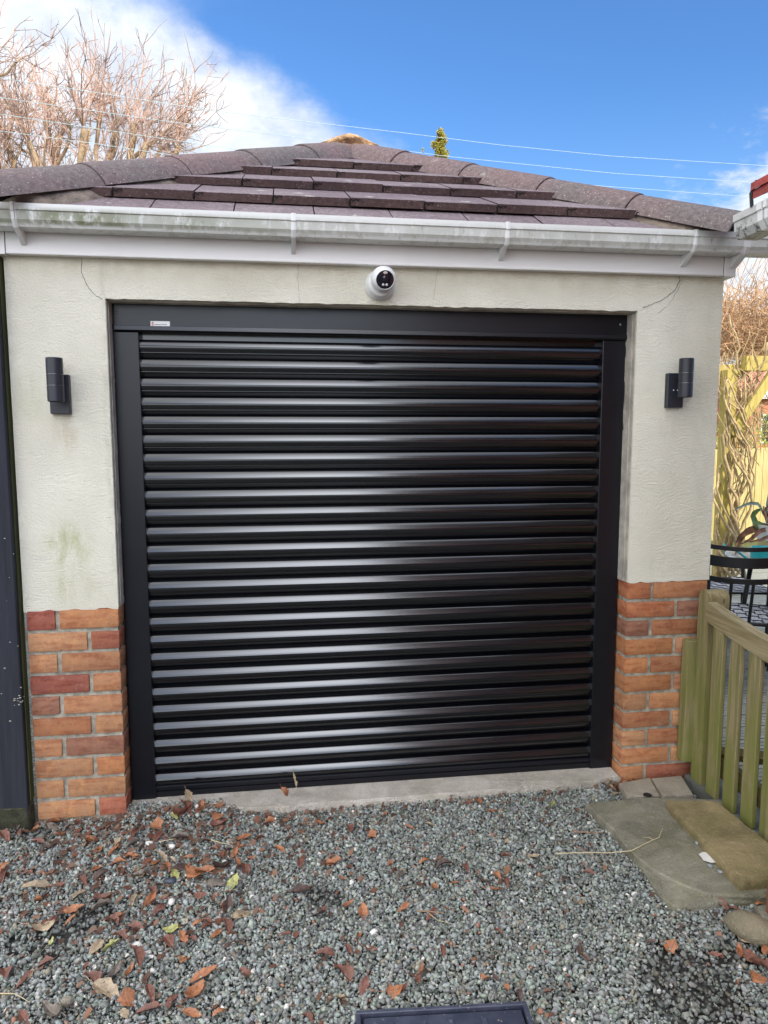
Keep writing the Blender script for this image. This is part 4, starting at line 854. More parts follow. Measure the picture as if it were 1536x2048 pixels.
# ------------------------------------------------------------------ patio, furniture and garden beyond the gate
dk = MB(); y_ = -2.1
while y_ < 5.6:
    x0_ = 2.53 if y_ < 0 else 2.53
    dk.box((x0_, y_, .02), (7.2, y_+.028, .052)); dk.box((x0_, y_+.028, .02), (7.2, y_+.034, .047)); y_ += .034 if (int((y_+2.1)/.034) % 4) else .040
o = dk.build('patio_deck', M['deck']); tag(o, kind='structure')
M['chair'] = simple('black_powder_coated_steel', (.010, .010, .012), .35)
M['weave'] = simple('grey_woven_strap', (.30, .31, .34), .7, bump=(80, .5, .004), var=.3, vscale=40)
def chair(name, loc, rz, label):
    T = Matrix.Translation(loc) @ Matrix.Rotation(rz, 4, 'Z'); C_ = empty(name, loc); tag(C_, label, 'chair', 'black metal patio chairs')
    def tub(nm, pts, r_, n=8, m='chair', par=None):
        b = MB(); b.tube([T @ Vector(p) for p in pts], r_, n); return b.build(nm, M[m], par or C_, smooth='auto')
    def strip(nm, z0, z1, bulge, y0=-.25):   # curved flat back rail
        b = MB(); N = 12; vs = []; fs = []
        for i in range(N+1):
            u = i/N*2-1; x = u*.285; y = y0-bulge*(1-u*u); zc = .012*(1-u*u)
            for yy, zz in ((y-.006, z0-zc*2), (y+.006, z0-zc*2), (y+.006, z1-zc*2), (y-.006, z1-zc*2)): vs.append(T @ Vector((x, yy, zz)))
        for i in range(N):
            for j in range(4): fs.append((i*4+j, i*4+(j+1) % 4, (i+1)*4+(j+1) % 4, (i+1)*4+j))
        b.add(vs, fs); b.build(nm, M['chair'], C_, smooth='auto')
    for s_ in (-1, 1):
        tub('leg', [(s_*.285, -.255, .91), (s_*.275, -.24, .62), (s_*.262, -.23, .43), (s_*.27, -.27, .2), (s_*.28, -.31, 0)], .013)
        tub('leg', [(s_*.265, .24, .64), (s_*.265, .25, .43), (s_*.275, .27, .0)], .013)
        tub('armrest', [(s_*.285, -.24, .66), (s_*.30, -.1, .67), (s_*.30, .15, .665), (s_*.27, .25, .63)], .014)
    strip('back_rail', .885, .91, .07); strip('back_rail', .79, .85, .075); strip('back_rail', .70, .73, .075)
    for u in (-.6, -.2, .2, .6): tub('back_slat', [(u*.285, -.25-.075*(1-u*u), .70), (u*.27, -.235-.03*(1-u*u), .44)], .009)
    tub('seat_frame', [(-.262, -.23, .43), (.262, -.23, .43), (.265, .25, .43), (-.265, .25, .43), (-.262, -.23, .43)], .012)
    b = MB()
    for i in range(9):
        for j in range(9):
            cx, cy = -.232+i*.058, -.20+j*.053; up_ = (i+j) % 2
            zz = .436+(.004 if up_ else 0); dx_, dy_ = (.029, .020) if up_ else (.021, .0265); b.add([T @ Vector(p) for p in ((cx-dx_, cy-dy_, zz), (cx+dx_, cy-dy_, zz+.001), (cx+dx_, cy+dy_, zz), (cx-dx_, cy+dy_, zz-.001), (cx, cy, zz+.003))], [(0, 1, 4), (1, 2, 4), (2, 3, 4), (3, 0, 4)])
    b.add([T @ Vector(p) for p in ((-.255, -.225, .430), (.255, -.225, .430), (.26, .245, .430), (-.26, .245, .430))], [(0, 1, 2, 3)], 1)
    b.build('woven_seat', [M['weave'], M['chair']], C_)
ca = atz(1530, 1100, .885); chair('patio_chair', (ca.x+.01, ca.y+.30, .015), R(-24), 'black metal chair with curved back rails nearest the picket gate')
cb2 = atz(1470, 1180, .43); chair('patio_chair', (cb2.x+.02, cb2.y+.15, 0), R(-100), 'black metal chair with woven seat further back, beside the garage wall')
TB = atz(1600, 1115, .74); tbl = empty('patio_table', (TB.x, TB.y, 0)); tag(tbl, 'pale mottled round patio table carrying the pot behind the black chairs', 'table')
M['ttop'] = simple('mottled_white_glass', (.30, .31, .30), .3, var=.6, vscale=22)
b = MB(); b.lathe([(0, .725), (.43, .725), (.44, .73), (.44, .738), (.43, .742), (0, .742)], 48, 0, Matrix.Translation((TB.x, TB.y+.0, 0))); b.build('tabletop', M['ttop'], tbl, smooth='auto')
for a in range(4):
    q = a*math.pi/2+.5; b = MB(); cx, cy = TB.x+.30*math.cos(q), TB.y+.30*math.sin(q); b.tube([(cx, cy, .72), (cx+.05*math.cos(q), cy+.05*math.sin(q), .3), (cx+.02*math.cos(q), cy+.02*math.sin(q), 0)], .016, 8); b.build('leg', M['chair'], tbl, smooth=True)
# pot, plant and can
pt = aty(1545, 1098, TB.y+.12); pz = .742
b = MB(); pm = Matrix.Translation((pt.x, pt.y, pz)); b.lathe([(0, .004), (.075, .004), (.080, .0), (.095, .10), (.098, .10)], 32, 1, pm); b.lathe([(.0975, .1), (.112, .19), (.114, .20), (.106, .20), (.100, .17), (0, .17)], 32, 0, pm)
pot = b.build('plant_pot', [M['white'], simple('yellowed_pot_base', (.55, .46, .22), .5)], smooth='auto'); tag(pot, 'white plant pot with a yellowed lower half on the patio table', 'plant pot')
PL_ = empty('potted_plant', (pt.x, pt.y, pz+.17)); tag(PL_, 'half dead plant with drooping brown and broad green leaves in the white pot', 'plant')
def blade(pts, wd, m, name):
    b = MB(); pts = [Vector(p) for p in pts]; out = []
    for i in range(13):
        u = i/12*(len(pts)-1); k0 = min(int(u), len(pts)-2); out.append(pts[k0].lerp(pts[k0+1], u-k0))
    vs = []; fs = []
    for i, p in enumerate(out):
        d = (out[min(i+1, 12)]-out[max(i-1, 0)]).normalized(); s_ = d.cross(Vector((.3, -1, .2))).normalized(); w_ = wd*math.sin(math.pi*(.06+.94*(i/12))**.8)+.002; vs += [p-s_*w_, p+Vector((0, .006, -.004)), p+s_*w_]
    for i in range(12):
        a = i*3; fs += [(a, a+1, a+4, a+3), (a+1, a+2, a+5, a+4)]
    b.add(vs, fs); b.build(name, m, PL_, smooth=True)
mb_ = simple('withered_leaf', (.22, .10, .05), .7, bump=(60, .7, .006), var=.5, vscale=30); mg_ = simple('green_plant_leaf', (.10, .17, .04), .45, var=.35, vscale=30); mgr = simple('grey_green_blade', (.25, .31, .24), .4, var=.2)
S_ = Vector((pt.x, pt.y, pz+.18))
def PP(px, py, dy=0): return aty(px, py, pt.y+dy)
blade([S_, PP(1528, 1030), PP(1518, 1008), PP(1500, 1006), PP(1480, 1014), PP(1467, 1022)], .010, mgr, 'leaf')
blade([S_, PP(1535, 1010), PP(1540, 985), PP(1555, 975)], .016, mgr, 'leaf')
blade([S_, PP(1522, 1052), PP(1512, 1048), PP(1505, 1030), PP(1514, 1022), PP(1524, 1017)], .026, mg_, 'leaf')
blade([S_, PP(1515, 1055), PP(1495, 1062), PP(1478, 1075), PP(1470, 1090)], .020, mb_, 'leaf')
blade([S_, PP(1512, 1058), PP(1490, 1066), PP(1480, 1082), PP(1474, 1100), PP(1470, 1110)], .018, mb_, 'leaf')
blade([S_, PP(1520, 1062, -.1), PP(1500, 1080, -.12), PP(1482, 1088, -.12)], .014, mb_, 'leaf')
blade([S_, PP(1535, 1040), PP(1530, 1020), PP(1545, 1008)], .022, mb_, 'leaf')
blade([S_, PP(1545, 1070, -.12), PP(1520, 1080, -.14), PP(1500, 1084, -.14)], .010, mb_, 'leaf')
blade([S_, PP(1560, 1030), PP(1575, 1020), PP(1590, 1040)], .022, mg_, 'leaf')
for px_, py_ in ((1531, 1022), (1527, 1012)):
    b = MB(); b.tube([S_, PP(1533, 1045), PP(px_, py_)], .005, 6); b.build('stem', M['twig'], PL_, smooth=True)
cn = aty(1522, 1117, TB.y-.08); M['teal'] = simple('turquoise_plastic', (.03, .42, .46), .35)
b = MB(); b.lathe([(0, .02), (.075, .02), (.085, .03), (.088, .10), (.080, .104), (.078, .095), (0, .09)], 32, 0, Matrix.Translation((cn.x+.03, cn.y, .722))); o = b.build('watering_can', M['teal'], smooth='auto'); tag(o, 'turquoise plastic watering can lying on the patio table', 'watering can')
b = MB(); b.tube([aty(1500, 1122, cn.y), aty(1484, 1110, cn.y), aty(1472, 1100, cn.y)], [.008, .007, .006], 8); b.build('spout', M['teal'], o, smooth='auto')
b = MB(); q = aty(1449, 1089, cn.y+.25); b.lathe([(.0, .05), (.006, .03), (.017, 0), (0, 0)], 16, 0, Matrix.Translation((q.x, q.y, q.z-.03)))
b.tube([(q.x, q.y, q.z-.03), (q.x, q.y, .742)], .004, 6); o = b.build('garden_ornament', M['teal'], smooth='auto'); tag(o, 'small turquoise pointed ornament on a stick behind the nearest chair', 'ornament')

# garden fence: vertical boards
FY = 6.6
fn = empty('garden_fence', (4.6, FY, 0)); tag(fn, 'sunlit pale vertical board fence across the end of the garden', 'fence')
b = MB(); x_ = 2.2
while x_ < 10.5: b.box((x_, FY+rnd.uniform(0, .006), 0), (x_+.104, FY+.022, 1.32+rnd.uniform(-.012, .012)), 0, None, .002); x_ += .112
b.build('board_panel', M['fencewood'], fn)
for z_ in (.25, 1.0): b = MB(); b.box((2.2, FY+.023, z_), (10.5, FY+.06, z_+.08)); b.build('rail', M['fencewood'], fn)
# pergola
PY = 3.3
pg = empty('pergola', (3.6, PY, 0)); tag(pg, 'sunlit yellow green timber pergola with a cross beam and diagonal brace', 'pergola')
def beam(name, a, b_, w_, h_, ch=.004):
    m_ = MB(); a, b_ = Vector(a), Vector(b_); d = b_-a; Mx = align(a, d, Vector((0, 1, 0))); t0 = 0; m_.box((-w_/2, -h_/2, 0), (w_/2, h_/2, d.length), 0, None, ch); m_.v = [tuple(Mx @ Vector(v)) for v in m_.v]; m_.build(name, M['pergola'], pg)
q = aty(1490, 727, PY); q1 = aty(1640, 722, PY)
beam('beam', (q.x-.02, PY, q.z), (q.x+2.2, PY, q.z+.005), .07, .135)
q2 = aty(1445, 738, PY-.05); beam('beam', (q2.x-.35, PY-.09, q2.z-.015), (q2.x+.16, PY+.9, q2.z+.0), .10, .07)
beam('beam', (q2.x-.9, PY+.085, q2.z-.02), (q2.x+.28, PY+.085, q2.z+.0), .06, .11)
pp = aty(1452, 880, PY); beam('post', (pp.x, PY, 0), (pp.x, PY, q.z-.06), .10, .10)
b0 = aty(1462, 870, PY-.07); b1 = aty(1545, 748, PY-.07); beam('brace', b0, b1, .05, .085)
beam('post', (pp.x+2.0, PY, 0), (pp.x+2.0, PY, q.z-.06), .10, .10)
# climber: thick twisting stems up the post, dense thatch of thin stems above the beam
M['stem'] = simple('tan_climber_stem', (.40, .30, .16), .8, bump=(60, .5, .006), var=.35, vscale=12); M['stem2'] = simple('russet_climber_twig', (.38, .23, .12), .8, var=.45, vscale=9)
cl = empty('climbing_shrub', (pp.x, PY, 0)); tag(cl, 'leafless tan climber twisting up the pergola post with a dense thatch of stems above', 'climber')
b = MB()
def curl(p, d, n, step, wig, grav=0.):
    out = [Vector(p)]; d = Vector(d).normalized()
    for i in range(n):
        d = (d+Vector([rnd.gauss(0, wig) for _ in range(3)])+Vector((0, 0, grav))).normalized(); out.append(out[-1]+d*step)
    return out
for i in range(15):
    st_ = Vector((pp.x+rnd.gauss(.06, .10), PY-.08+rnd.gauss(0, .05), rnd.uniform(0, .25))); pts = [st_]; ph = rnd.uniform(0, 6.3); rr = rnd.uniform(.04, .16); n = rnd.randint(14, 26)
    for j in range(n):
        z_ = st_.z+.09*(j+1)+rnd.uniform(-.02, .02); pts.append(Vector((pp.x+.05+rr*math.sin(ph+j*.42)+rnd.gauss(0, .015)+.012*j*math.sin(ph*3)*.4, PY-.08+rr*.5*math.cos(ph+j*.42), z_)))
    r0 = rnd.uniform(.005, .017); b.tube(pts, [r0*(1-.5*k_/len(pts)) for k_ in range(len(pts))], 6)
b.build('main_stems', M['stem'], cl, smooth=True)
b = MB()
for i in range(2300):
    px_ = rnd.uniform(1425, 1640); base_ = aty(px_, rnd.triangular(585, 742, 700), PY+rnd.uniform(.14, 1.3))
    a = rnd.uniform(-1.2, 1.2); pts = curl(base_, (math.sin(a), rnd.gauss(0, .3), rnd.uniform(-.1, 1)), rnd.randint(4, 8), .055, .30, -.02)
    r0 = rnd.uniform(.0022, .0050); b.tube(pts, [r0*(1-.5*k_/len(pts)) for k_ in range(len(pts))], 3, 0, cap=False)
for i in range(60):
    base_ = aty(rnd.uniform(1420, 1620), rnd.uniform(590, 680), PY+rnd.uniform(-.2, .8)); a = rnd.uniform(.1, 1.1); pts = curl(base_, (math.sin(a), rnd.gauss(0, .1), 1.1), rnd.randint(8, 13), .085, .09, -.035)
    b.tube(pts, [.0036*(1-.6*k_/len(pts)) for k_ in range(len(pts))], 3, 0, cap=False)
b.build('twig_thatch', M['stem2'], cl)
b = MB()
for i in range(200):
    base_ = aty(rnd.uniform(1425, 1530), rnd.uniform(745, 870), PY+rnd.uniform(-.1, .35)); a = rnd.uniform(-.7, .7); pts = curl(base_, (math.sin(a), rnd.gauss(0, .2), rnd.choice((1, 1, -1))), rnd.randint(4, 8), .06, .18)
    r0 = rnd.uniform(.002, .005); b.tube(pts, [r0]*len(pts), 3, 0, cap=False)
b.build('hanging_twigs', M['stem'], cl)

# leafy masses
def leafmat(name, a, bcol, rough=.7):
    m, t, b = mat(name); t.put(b.inputs['Base Color'], t.mix(1., vcol(t), t.mix(t.noise(ocoord(t), 3, 3), a, bcol), 'MULTIPLY')); b.inputs['Roughness'].default_value = rough; b.inputs['Specular IOR Level'].default_value = .2; return m
def foliage(b, cen, rad, n, size, cols, shell=.5, flat=False):
    for i in range(n):
        d = Vector([rnd.gauss(0, 1) for _ in range(3)]).normalized()*(shell+(1-shell)*rnd.random()**.5); d *= .8+.35*mnoise.noise(Vector(cen)*.7+d*2.2)
        c = Vector(cen)+Vector((d.x*rad[0], d.y*rad[1], d.z*rad[2])); u = Vector([rnd.gauss(0, 1) for _ in range(3)]).normalized(); v = u.orthogonal().normalized(); s_ = size*rnd.uniform(.5, 1.4)
        b.add([c-u*s_, c+v*s_*.45, c+u*s_, c-v*s_*.45], [(0, 1, 2, 3)], 0, cols[rnd.randrange(len(cols))])
LG = leafmat('dry_golden_leaf', (.38, .30, .13), (.32, .27, .08)); LGR = leafmat('garden_green_leaf', (.11, .16, .035), (.20, .24, .05))
hd = empty('golden_hedge', (5.5, 8.6, 0)); tag(hd, 'golden leaved hedge behind the board fence', 'hedge')
b = MB(); cols = [(1.2, 1.1, .9), (.9, .9, .7), (1.3, .95, .7), (.6, .75, .5), (1, 1.2, .6)]
for i in range(11): foliage(b, (3.2+i*.7, 8.6+rnd.uniform(-.3, .3), 1.25+rnd.uniform(-.15, .15)), (.7, .6, .95), 700, .035, cols)
b.build('foliage', LG, hd)
b = MB()
for i in range(24): x_ = 3+rnd.uniform(0, 7); b.tube(curl((x_, 8.6, 0), (0, 0, 1), 7, .24, .1), .02, 5)
b.build('stems', M['stem'], hd, smooth=True)
hd = empty('low_border_shrub', (4.2, 6.0, 0)); tag(hd, 'yellow green leafy shrub and bare stems in front of the board fence', 'shrub')
b = MB()
for cx, cy, cz, r_ in ((3.75, 6.2, .35, .35), (4.15, 6.25, .5, .45), (4.7, 6.2, .35, .4), (5.3, 6.1, .5, .5)): foliage(b, (cx, cy, cz), (r_, .25, r_*1.1), 420, .022, [(1.2, 1.3, .9), (1, 1, .7), (1.6, 1.5, .7)])
b.build('foliage', LGR, hd)
b = MB()
for i in range(90): x_ = rnd.uniform(3.3, 6); pts = curl((x_, 6.15+rnd.uniform(-.2, .2), 0), (rnd.gauss(0, .35), 0, 1), 10, .12, .14); b.tube(pts, [.006*(1-.07*k_) for k_ in range(len(pts))], 4)
b.build('stems', M['stem'], hd, smooth=True)
# far brick house seen beneath the pergola brace
FH = empty('far_house', (17, 27, 0)); tag(FH, 'distant red brick house with a white gable beyond the hedge', 'house')
q = aty(1503, 790, 27); fx = q.x
fb = simple('far_red_brick', (.42, .15, .08), .9, var=.25, vscale=.8); ft = simple('far_red_roof', (.34, .13, .085), .85, var=.2, vscale=1.5)
b = MB(); b.box((fx, 27, 0), (fx+9, 33, 3.25)); b.build('wall', fb, FH)
b = MB(); b.add([(fx-.3, 26.7, 3.2), (fx+9.3, 26.7, 3.2), (fx+9.3, 33.3, 3.2), (fx-.3, 33.3, 3.2), (fx-.3, 30, 4.7), (fx+9.3, 30, 4.7)], [(0, 1, 5, 4), (2, 3, 4, 5), (0, 4, 3), (1, 2, 5), (0, 3, 2, 1)]); b.build('roof', ft, FH)
b = MB(); b.add([(fx+.2, 26.55, 3.15), (fx+1.7, 26.55, 3.15), (fx+.95, 26.55, 3.9), (fx+.2, 26.9, 3.15), (fx+1.7, 26.9, 3.15), (fx+.95, 26.9, 3.9)], [(0, 1, 2), (5, 4, 3), (0, 2, 5, 3), (1, 4, 5, 2), (0, 3, 4, 1)]); b.build('white_gable', M['white'], FH)
b = MB(); b.box((fx-.3, 26.6, 3.08), (fx+9.3, 26.72, 3.2)); b.build('fascia', M['white'], FH)
for i in range(3): b = MB(); b.box((fx+.5+i*2.6, 26.95, 1.1), (fx+1.7+i*2.6, 27.02, 2.4)); wnd = b.build('window', M['white'], FH); b = MB(); b.box((fx+.58+i*2.6, 26.93, 1.18), (fx+1.62+i*2.6, 26.948, 2.32)); b.build('pane', M['glassdark'], wnd)
# dark shrubs filling the gap low behind the hedge
b = MB(); t_ = empty('evergreen_shrub', (9.5, 15, 0)); tag(t_, 'green evergreen shrub between the hedge and the far house', 'shrub')
for i in range(7): foliage(b, (6.5+i*1.2, 15+rnd.uniform(-.5, .5), 1.2), (1.1, .9, 1.15), 450, .07, [(1, 1, 1), (1.4, 1.5, 1), (.7, .8, .7)])
b.build('foliage', LGR, t_); b = MB()
for i in range(7): b.tube([(6.5+i*1.2, 15, 0), (6.5+i*1.2, 15, 1.6)], .05, 6)
b.build('stems', M['stem'], t_)

# ------------------------------------------------------------------ bare trees
M['bark'] = simple('sunlit_tan_bark', (.30, .215, .13), .9, bump=(14, .8, .03), var=.4, vscale=5); M['twigs'] = simple('pinkish_bare_twig', (.40, .27, .21), .85, var=.35, vscale=3)
def bare_tree(name, base_px, Y, label, limbs, seed, ntw=9, tw_len=1.5, spread=.7, rz=None):
    r0 = random.Random(seed); st0 = rnd.getstate(); rnd.seed(seed)
    bx = aty(base_px, 330, Y).x; T_ = empty(name, (bx, Y, 0)); tag(T_, label, 'tree', 'bare winter trees behind the garage')
    tr_ = MB(); cr_ = MB(); fork = Vector((bx, Y, 2.4)); tr_.tube([(bx, Y, -.1), (bx+.05, Y, 1.2), fork], [.26, .20, .20], 12)
    def shoots(p, d, n, L_, r_):
        for _ in range(n):
            dd = (Vector(d).normalized()+Vector([rnd.gauss(0, spread) for _ in range(3)])*Vector((1, .8, .6)).length/1.4+Vector((0, 0, .45))).normalized(); ln = L_*rnd.uniform(.45, 1.15); ns = max(5, int(ln/.16)); pts = curl(p, dd, ns, ln/ns, .13, .05)
            cr_.tube(pts, [r_*.8*(1-.72*k_/len(pts)) for k_ in range(len(pts))], 4, 0, cap=False)
            for _ in range(rnd.randint(3, 6)):
                k_ = rnd.randint(1, len(pts)-2); d2 = ((pts[k_+1]-pts[k_]).normalized()+Vector([rnd.gauss(0, .55) for _ in range(3)])).normalized(); l2 = ln*rnd.uniform(.2, .5); n2 = 5; p2 = curl(pts[k_], d2, n2, l2/n2, .2, .05)
                cr_.tube(p2, [r_*.5*(1-.6*q_/len(p2)) for q_ in range(len(p2))], 3, 0, cap=False)
                for _ in range(rnd.randint(0, 2)):
                    p3 = curl(p2[rnd.randint(1, 4)], ((p2[-1]-p2[0]).normalized()+Vector([rnd.gauss(0, .7) for _ in range(3)])), 4, l2*.12, .25, .04); cr_.tube(p3, [r_*.32]*len(p3), 3, 0, cap=False)
    for (px_, py_, dy_, rr) in limbs:
        tip = aty(px_, py_, Y+dy_); mid = fork.lerp(tip, .5)+Vector((rnd.gauss(0, .15), rnd.gauss(0, .15), -.1)); pts = []
        for i in range(9): u = i/8; p = fork*(1-u)**2+mid*2*u*(1-u)+tip*u*u; pts.append(p+Vector([rnd.gauss(0, .03) for _ in range(3)]))
        rad_ = [rr*(1.25-.5*i/8) for i in range(9)]; rad_[-1] = rr*1.15; rad_[-2] = rr*.85; rad_ = [q_*.62 for q_ in rad_]; tr_.tube(pts, rad_, 9)
        for _ in range(3):
            k_ = rnd.randint(3, 7); sp = curl(pts[k_], ((tip-mid).normalized()+Vector((rnd.gauss(0, .8), rnd.gauss(0, .8), .2))), 7, rnd.uniform(.10, .19), .22, .06)
            tr_.tube(sp, [.030*(1-.09*q_) for q_ in range(len(sp))], 6); shoots(sp[-1], sp[-1]-sp[-3], max(2, ntw//3), tw_len*.8, .010); shoots(sp[3], sp[-1]-sp[-3], 2, tw_len*.6, .008)
        shoots(tip, (tip-mid).normalized(), ntw, tw_len*.90, .012)
        for k_ in (3, 4, 5, 6, 7): shoots(pts[k_], (tip-mid).normalized(), max(1, ntw//4), tw_len*.75, .011)
    tr_.build('trunk', M['bark'], T_, smooth='auto'); cr_.build('crown', M['twigs'], T_); rnd.setstate(st0); return T_
bare_tree('bare_tree', 150, 9.0, 'leafless pollarded tree with stubby tan limbs and pink twigs, left of the apex', [(165, 252, 0, .085), (120, 275, .5, .08), (95, 245, 1, .07), (60, 290, -.3, .07), (40, 235, .6, .06), (15, 285, .2, .07), (-30, 250, .3, .07), (270, 262, .2, .085), (228, 262, .8, .06), (292, 290, -.4, .06), (355, 288, .1, .055), (320, 300, .6, .05), (-10, 320, 0, .06), (200, 235, .3, .05)], 11, 14, 1.3)
bare_tree('bare_tree', -160, 8.0, 'thin bare branches reaching in at the left edge above the roof', [(-60, 150, 0, .05), (-90, 90, .4, .05), (-110, 200, 0, .05), (-70, 240, .3, .04)], 12, 7, 1.3, .55)
# conifer tip
q = aty(880, 300, 13.5); t_ = empty('conifer', (q.x, 13.5, 0)); tag(t_, 'golden green conifer tip showing above the right hip of the roof', 'conifer')
b = MB(); b.tube([(q.x, 13.5, 0), (q.x, 13.5, q.z-.1)], [.12, .02], 8); b.build('trunk', M['bark'], t_, smooth=True)
top = aty(880, 258, 13.5).z; b = MB(); cols = [(1.3, 1.25, .8), (.9, .95, .6), (1.6, 1.35, .7), (.6, .7, .5)]
for i in range(120):
    u = rnd.random(); z_ = top-.06-u*1.1; r_ = (.07+.40*u**.6)*rnd.uniform(.0, .85); a = rnd.uniform(0, 6.28); foliage(b, (q.x+r_*math.cos(a)*.8, 13.5+r_*math.sin(a)*.8, z_), (.07, .07, .12), 110, .022, cols, .2)
q3 = aty(845, 300, 13.5); foliage(b, (q3.x, 13.5, q3.z), (.05, .05, .06), 50, .02, cols, .2)
for i in range(40): u = rnd.random(); foliage(b, (q.x+rnd.gauss(0, .5), 13.5+rnd.gauss(0, .4), top-1.9-u*3.5), (.4, .4, .4), 60, .05, cols, .3)
b.build('foliage', leafmat('conifer_leaf', (.30, .26, .07), (.24, .22, .05)), t_)
# overhead wires
M['wire'] = simple('pale_overhead_wire', (.36, .48, .52), .5)
def wire(pts, Y, label):
    P = [aty(x, y, Y+i*.0) for i, (x, y) in enumerate(pts)]; d0 = (P[0]-P[1])*3; d1 = (P[-1]-P[-2])*3; P = [P[0]+d0]+P+[P[-1]+d1]; b = MB(); b.tube(P, .0032, 5, cap=False); o = b.build('overhead_wire', M['wire'], smooth=True); tag(o, label, 'wire', 'overhead wires crossing the sky')
wire([(60, 165), (430, 222), (800, 265), (1000, 290), (1220, 312), (1536, 332)], 7.0, 'topmost overhead wire, passing just above the roof apex')
wire([(0, 195), (350, 245), (640, 280), (905, 314), (1230, 347), (1520, 366)], 7.1, 'second overhead wire, dipping behind the roof apex')
wire([(0, 228), (250, 266), (480, 300), (1200, 372), (1490, 393)], 7.2, 'third overhead wire, faint above the right hip')
wire([(0, 262), (180, 286), (370, 314), (900, 380)], 7.3, 'lowest overhead wire, meeting the left hip of the roof')

# ------------------------------------------------------------------ neighbouring building whose eaves come in at the top right
NB = empty('neighbouring_house', (3.6, -3.5, 0)); tag(NB, 'neighbouring house whose white gutter and red tile edge enter at the top right', 'house')
b = MB(); b.box((2.9, -4.0, 0), (6.5, -1.3, 2.15)); b.build('wall', simple('neighbour_brick', (.35, .14, .085), .9, var=.3), NB)
gx, gy = 2.215, -.415
def ngut(b, y0, y1, grow=0):
    shell = [(-.004-grow, .0), (-.004-grow, -.024), (.001-grow, -.027), (.003-grow, -.058), (.018, -.082-grow), (.090, -.082-grow), (.090, 0)]; vs = [(gx+o_, y0, 2.292+z_) for o_, z_ in shell]+[(gx+o_, y1, 2.292+z_) for o_, z_ in shell]; n = len(shell)
    b.add(vs, [(i, (i+1) % n, n+(i+1) % n, n+i) for i in range(n)]+[tuple(range(n))[::-1], tuple(range(n, 2*n))])
def mould():
    m, t, bb_ = mat('mouldy_white_plastic'); p = ocoord(t); f = t.m('MULTIPLY', t.rng(t.noise(p, 30, 6, .8), .48, .6), t.rng(t.sep(p)[2], 2.29, 2.235)); t.put(bb_.inputs['Base Color'], t.mix(f, (.50, .50, .485), (.07, .075, .06))); bb_.inputs['Roughness'].default_value = .45; return m
b = MB(); ngut(b, gy, -4.2); ng = b.build('gutter', mould(), NB)
b = MB(); ngut(b, gy-.13, gy-.155, .004); b.build('gutter_joint', M['white'], ng)
b = MB(); ngut(b, gy-.165, gy-.18, .004); b.build('gutter_joint', M['white'], ng)
rt = simple('red_clay_tile', (.34, .045, .035), .6, bump=(60, .5, .006), var=.3, vscale=14); rr_ = MB()
for i in range(11):
    y0_ = gy-.12-i*.33; rr_.add([(2.20, y0_, 2.338), (2.20, y0_-.325, 2.338), (4.2, y0_-.325, 3.29), (4.2, y0_, 3.29), (2.20, y0_, 2.308), (2.20, y0_-.325, 2.308), (4.2, y0_-.325, 3.2), (4.2, y0_, 3.2)], [(0, 1, 2, 3), (0, 4, 5, 1), (0, 3, 7, 4), (1, 5, 6, 2), (4, 7, 6, 5)])
    for k_ in range(6): xa = 2.205+k_*.31; za_ = 2.338+(xa-2.20)*.469; rr_.add([(xa-.012, y0_+.004, za_+.020), (xa-.012, y0_-.322, za_+.020), (xa+.32, y0_-.322, za_+.160), (xa+.32, y0_+.004, za_+.160), (xa-.012, y0_+.004, za_-.004), (xa-.012, y0_-.322, za_-.004), (xa+.32, y0_+.004, za_+.150)], [(0, 1, 2, 3), (0, 4, 5, 1), (0, 3, 6, 4)])
rr_.build('roof', rt, NB)
b = MB(); b.tube([(2.212, gy-.10, 2.29), (2.200, gy-.11, 2.33), (2.215, gy-.115, 2.37)], .006, 6); b.build('verge_clip', M['seam'], NB)
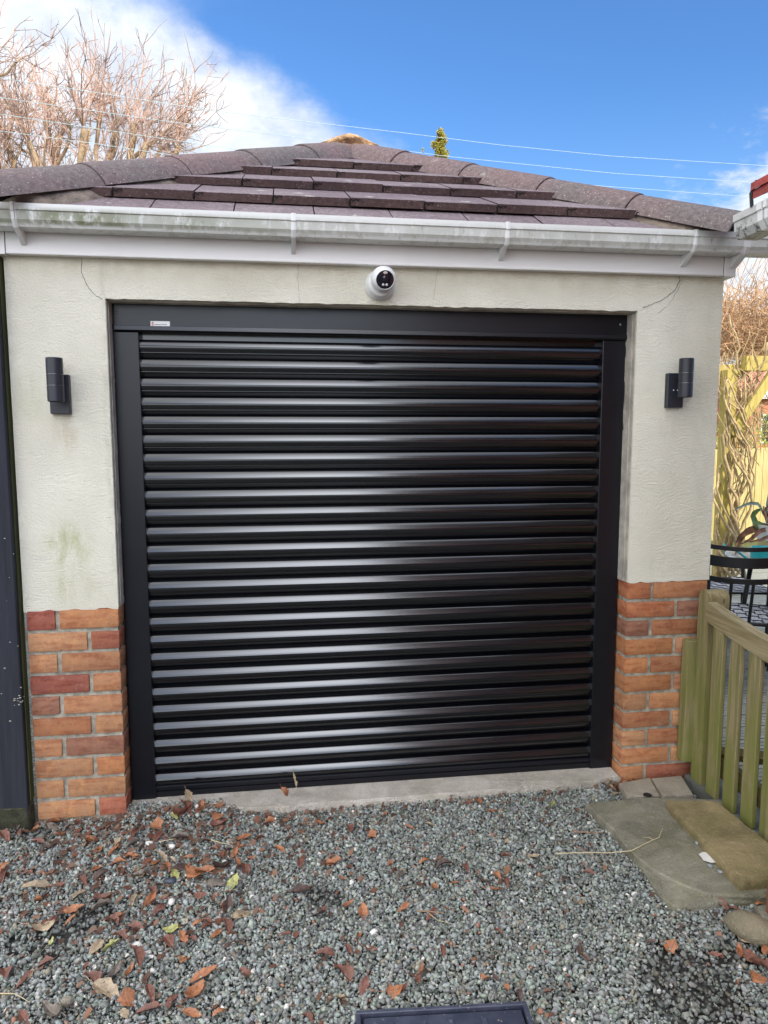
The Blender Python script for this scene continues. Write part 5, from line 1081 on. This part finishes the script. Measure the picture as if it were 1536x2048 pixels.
b = MB(); b.box((2.31, gy-.1, 2.18), (2.335, -4.1, 2.34)); b.box((2.335, gy-.1, 2.18), (2.9, -4.1, 2.2)); b.build('fascia', M['fascia'], NB)
# the house the photographer stands before: it keeps the drive in shade
HB = empty('brick_house', (0, -9, 0)); tag(HB, 'two storey brick house behind and to the right of the viewer', 'house')
hbk = simple('house_brick', (.30, .13, .085), .9, var=.3, vscale=3); hrf = simple('house_roof_tile', (.10, .065, .055), .85, var=.3, vscale=3)
def hwing(x0, x1, yf, yr, ze, zr):
    yb = 2*yr-yf; b = MB(); b.box((x0, yb, 0), (x1, yf, ze)); b.build('wall', hbk, HB)
    b = MB(); b.add([(x0-.2, yf+.3, ze-.1), (x1+.2, yf+.3, ze-.1), (x1+.2, yr, zr), (x0-.2, yr, zr), (x0-.2, yb-.3, ze-.1), (x1+.2, yb-.3, ze-.1)], [(0, 1, 2, 3), (3, 2, 5, 4), (0, 3, 4), (1, 5, 2), (0, 4, 5, 1)]); b.build('roof', hrf, HB)
hwing(2.6, 9.3, -4.4, -7.0, 5.4, 8.75)
for wx_, wz_ in ((3.2, 3.4), (5.4, 3.4), (7.4, 3.4), (7.4, 1.)):
    yf_ = -4.4; b = MB(); b.box((wx_, yf_-.02, wz_), (wx_+1.1, yf_+.05, wz_+1.15)); w_ = b.build('window', M['white'], HB); b = MB(); b.box((wx_+.07, yf_+.052, wz_+.07), (wx_+1.03, yf_+.056, wz_+1.08)); b.build('pane', M['glassdark'], w_)
# leaves that would read alike are told apart by their order from the left
from collections import defaultdict
same = defaultdict(list)
for o in LEAVES: same[o['label']].append(o)
ORD = ['leftmost', 'second from left', 'third from left', 'fourth from left', 'fifth from left', 'sixth from left', 'seventh from left', 'eighth from left', 'ninth from left', 'tenth from left', 'eleventh from left', 'twelfth from left']
for lab, os_ in same.items():
    if len(os_) > 1:
        os_.sort(key=lambda o: (o.location-CAM).dot(_r)/(o.location-CAM).dot(_f))
        for k_, o in enumerate(os_): o['label'] = ORD[min(k_, 11)]+' '+(lab if len(lab.split()) <= 12 else lab.replace(' dead', ''))
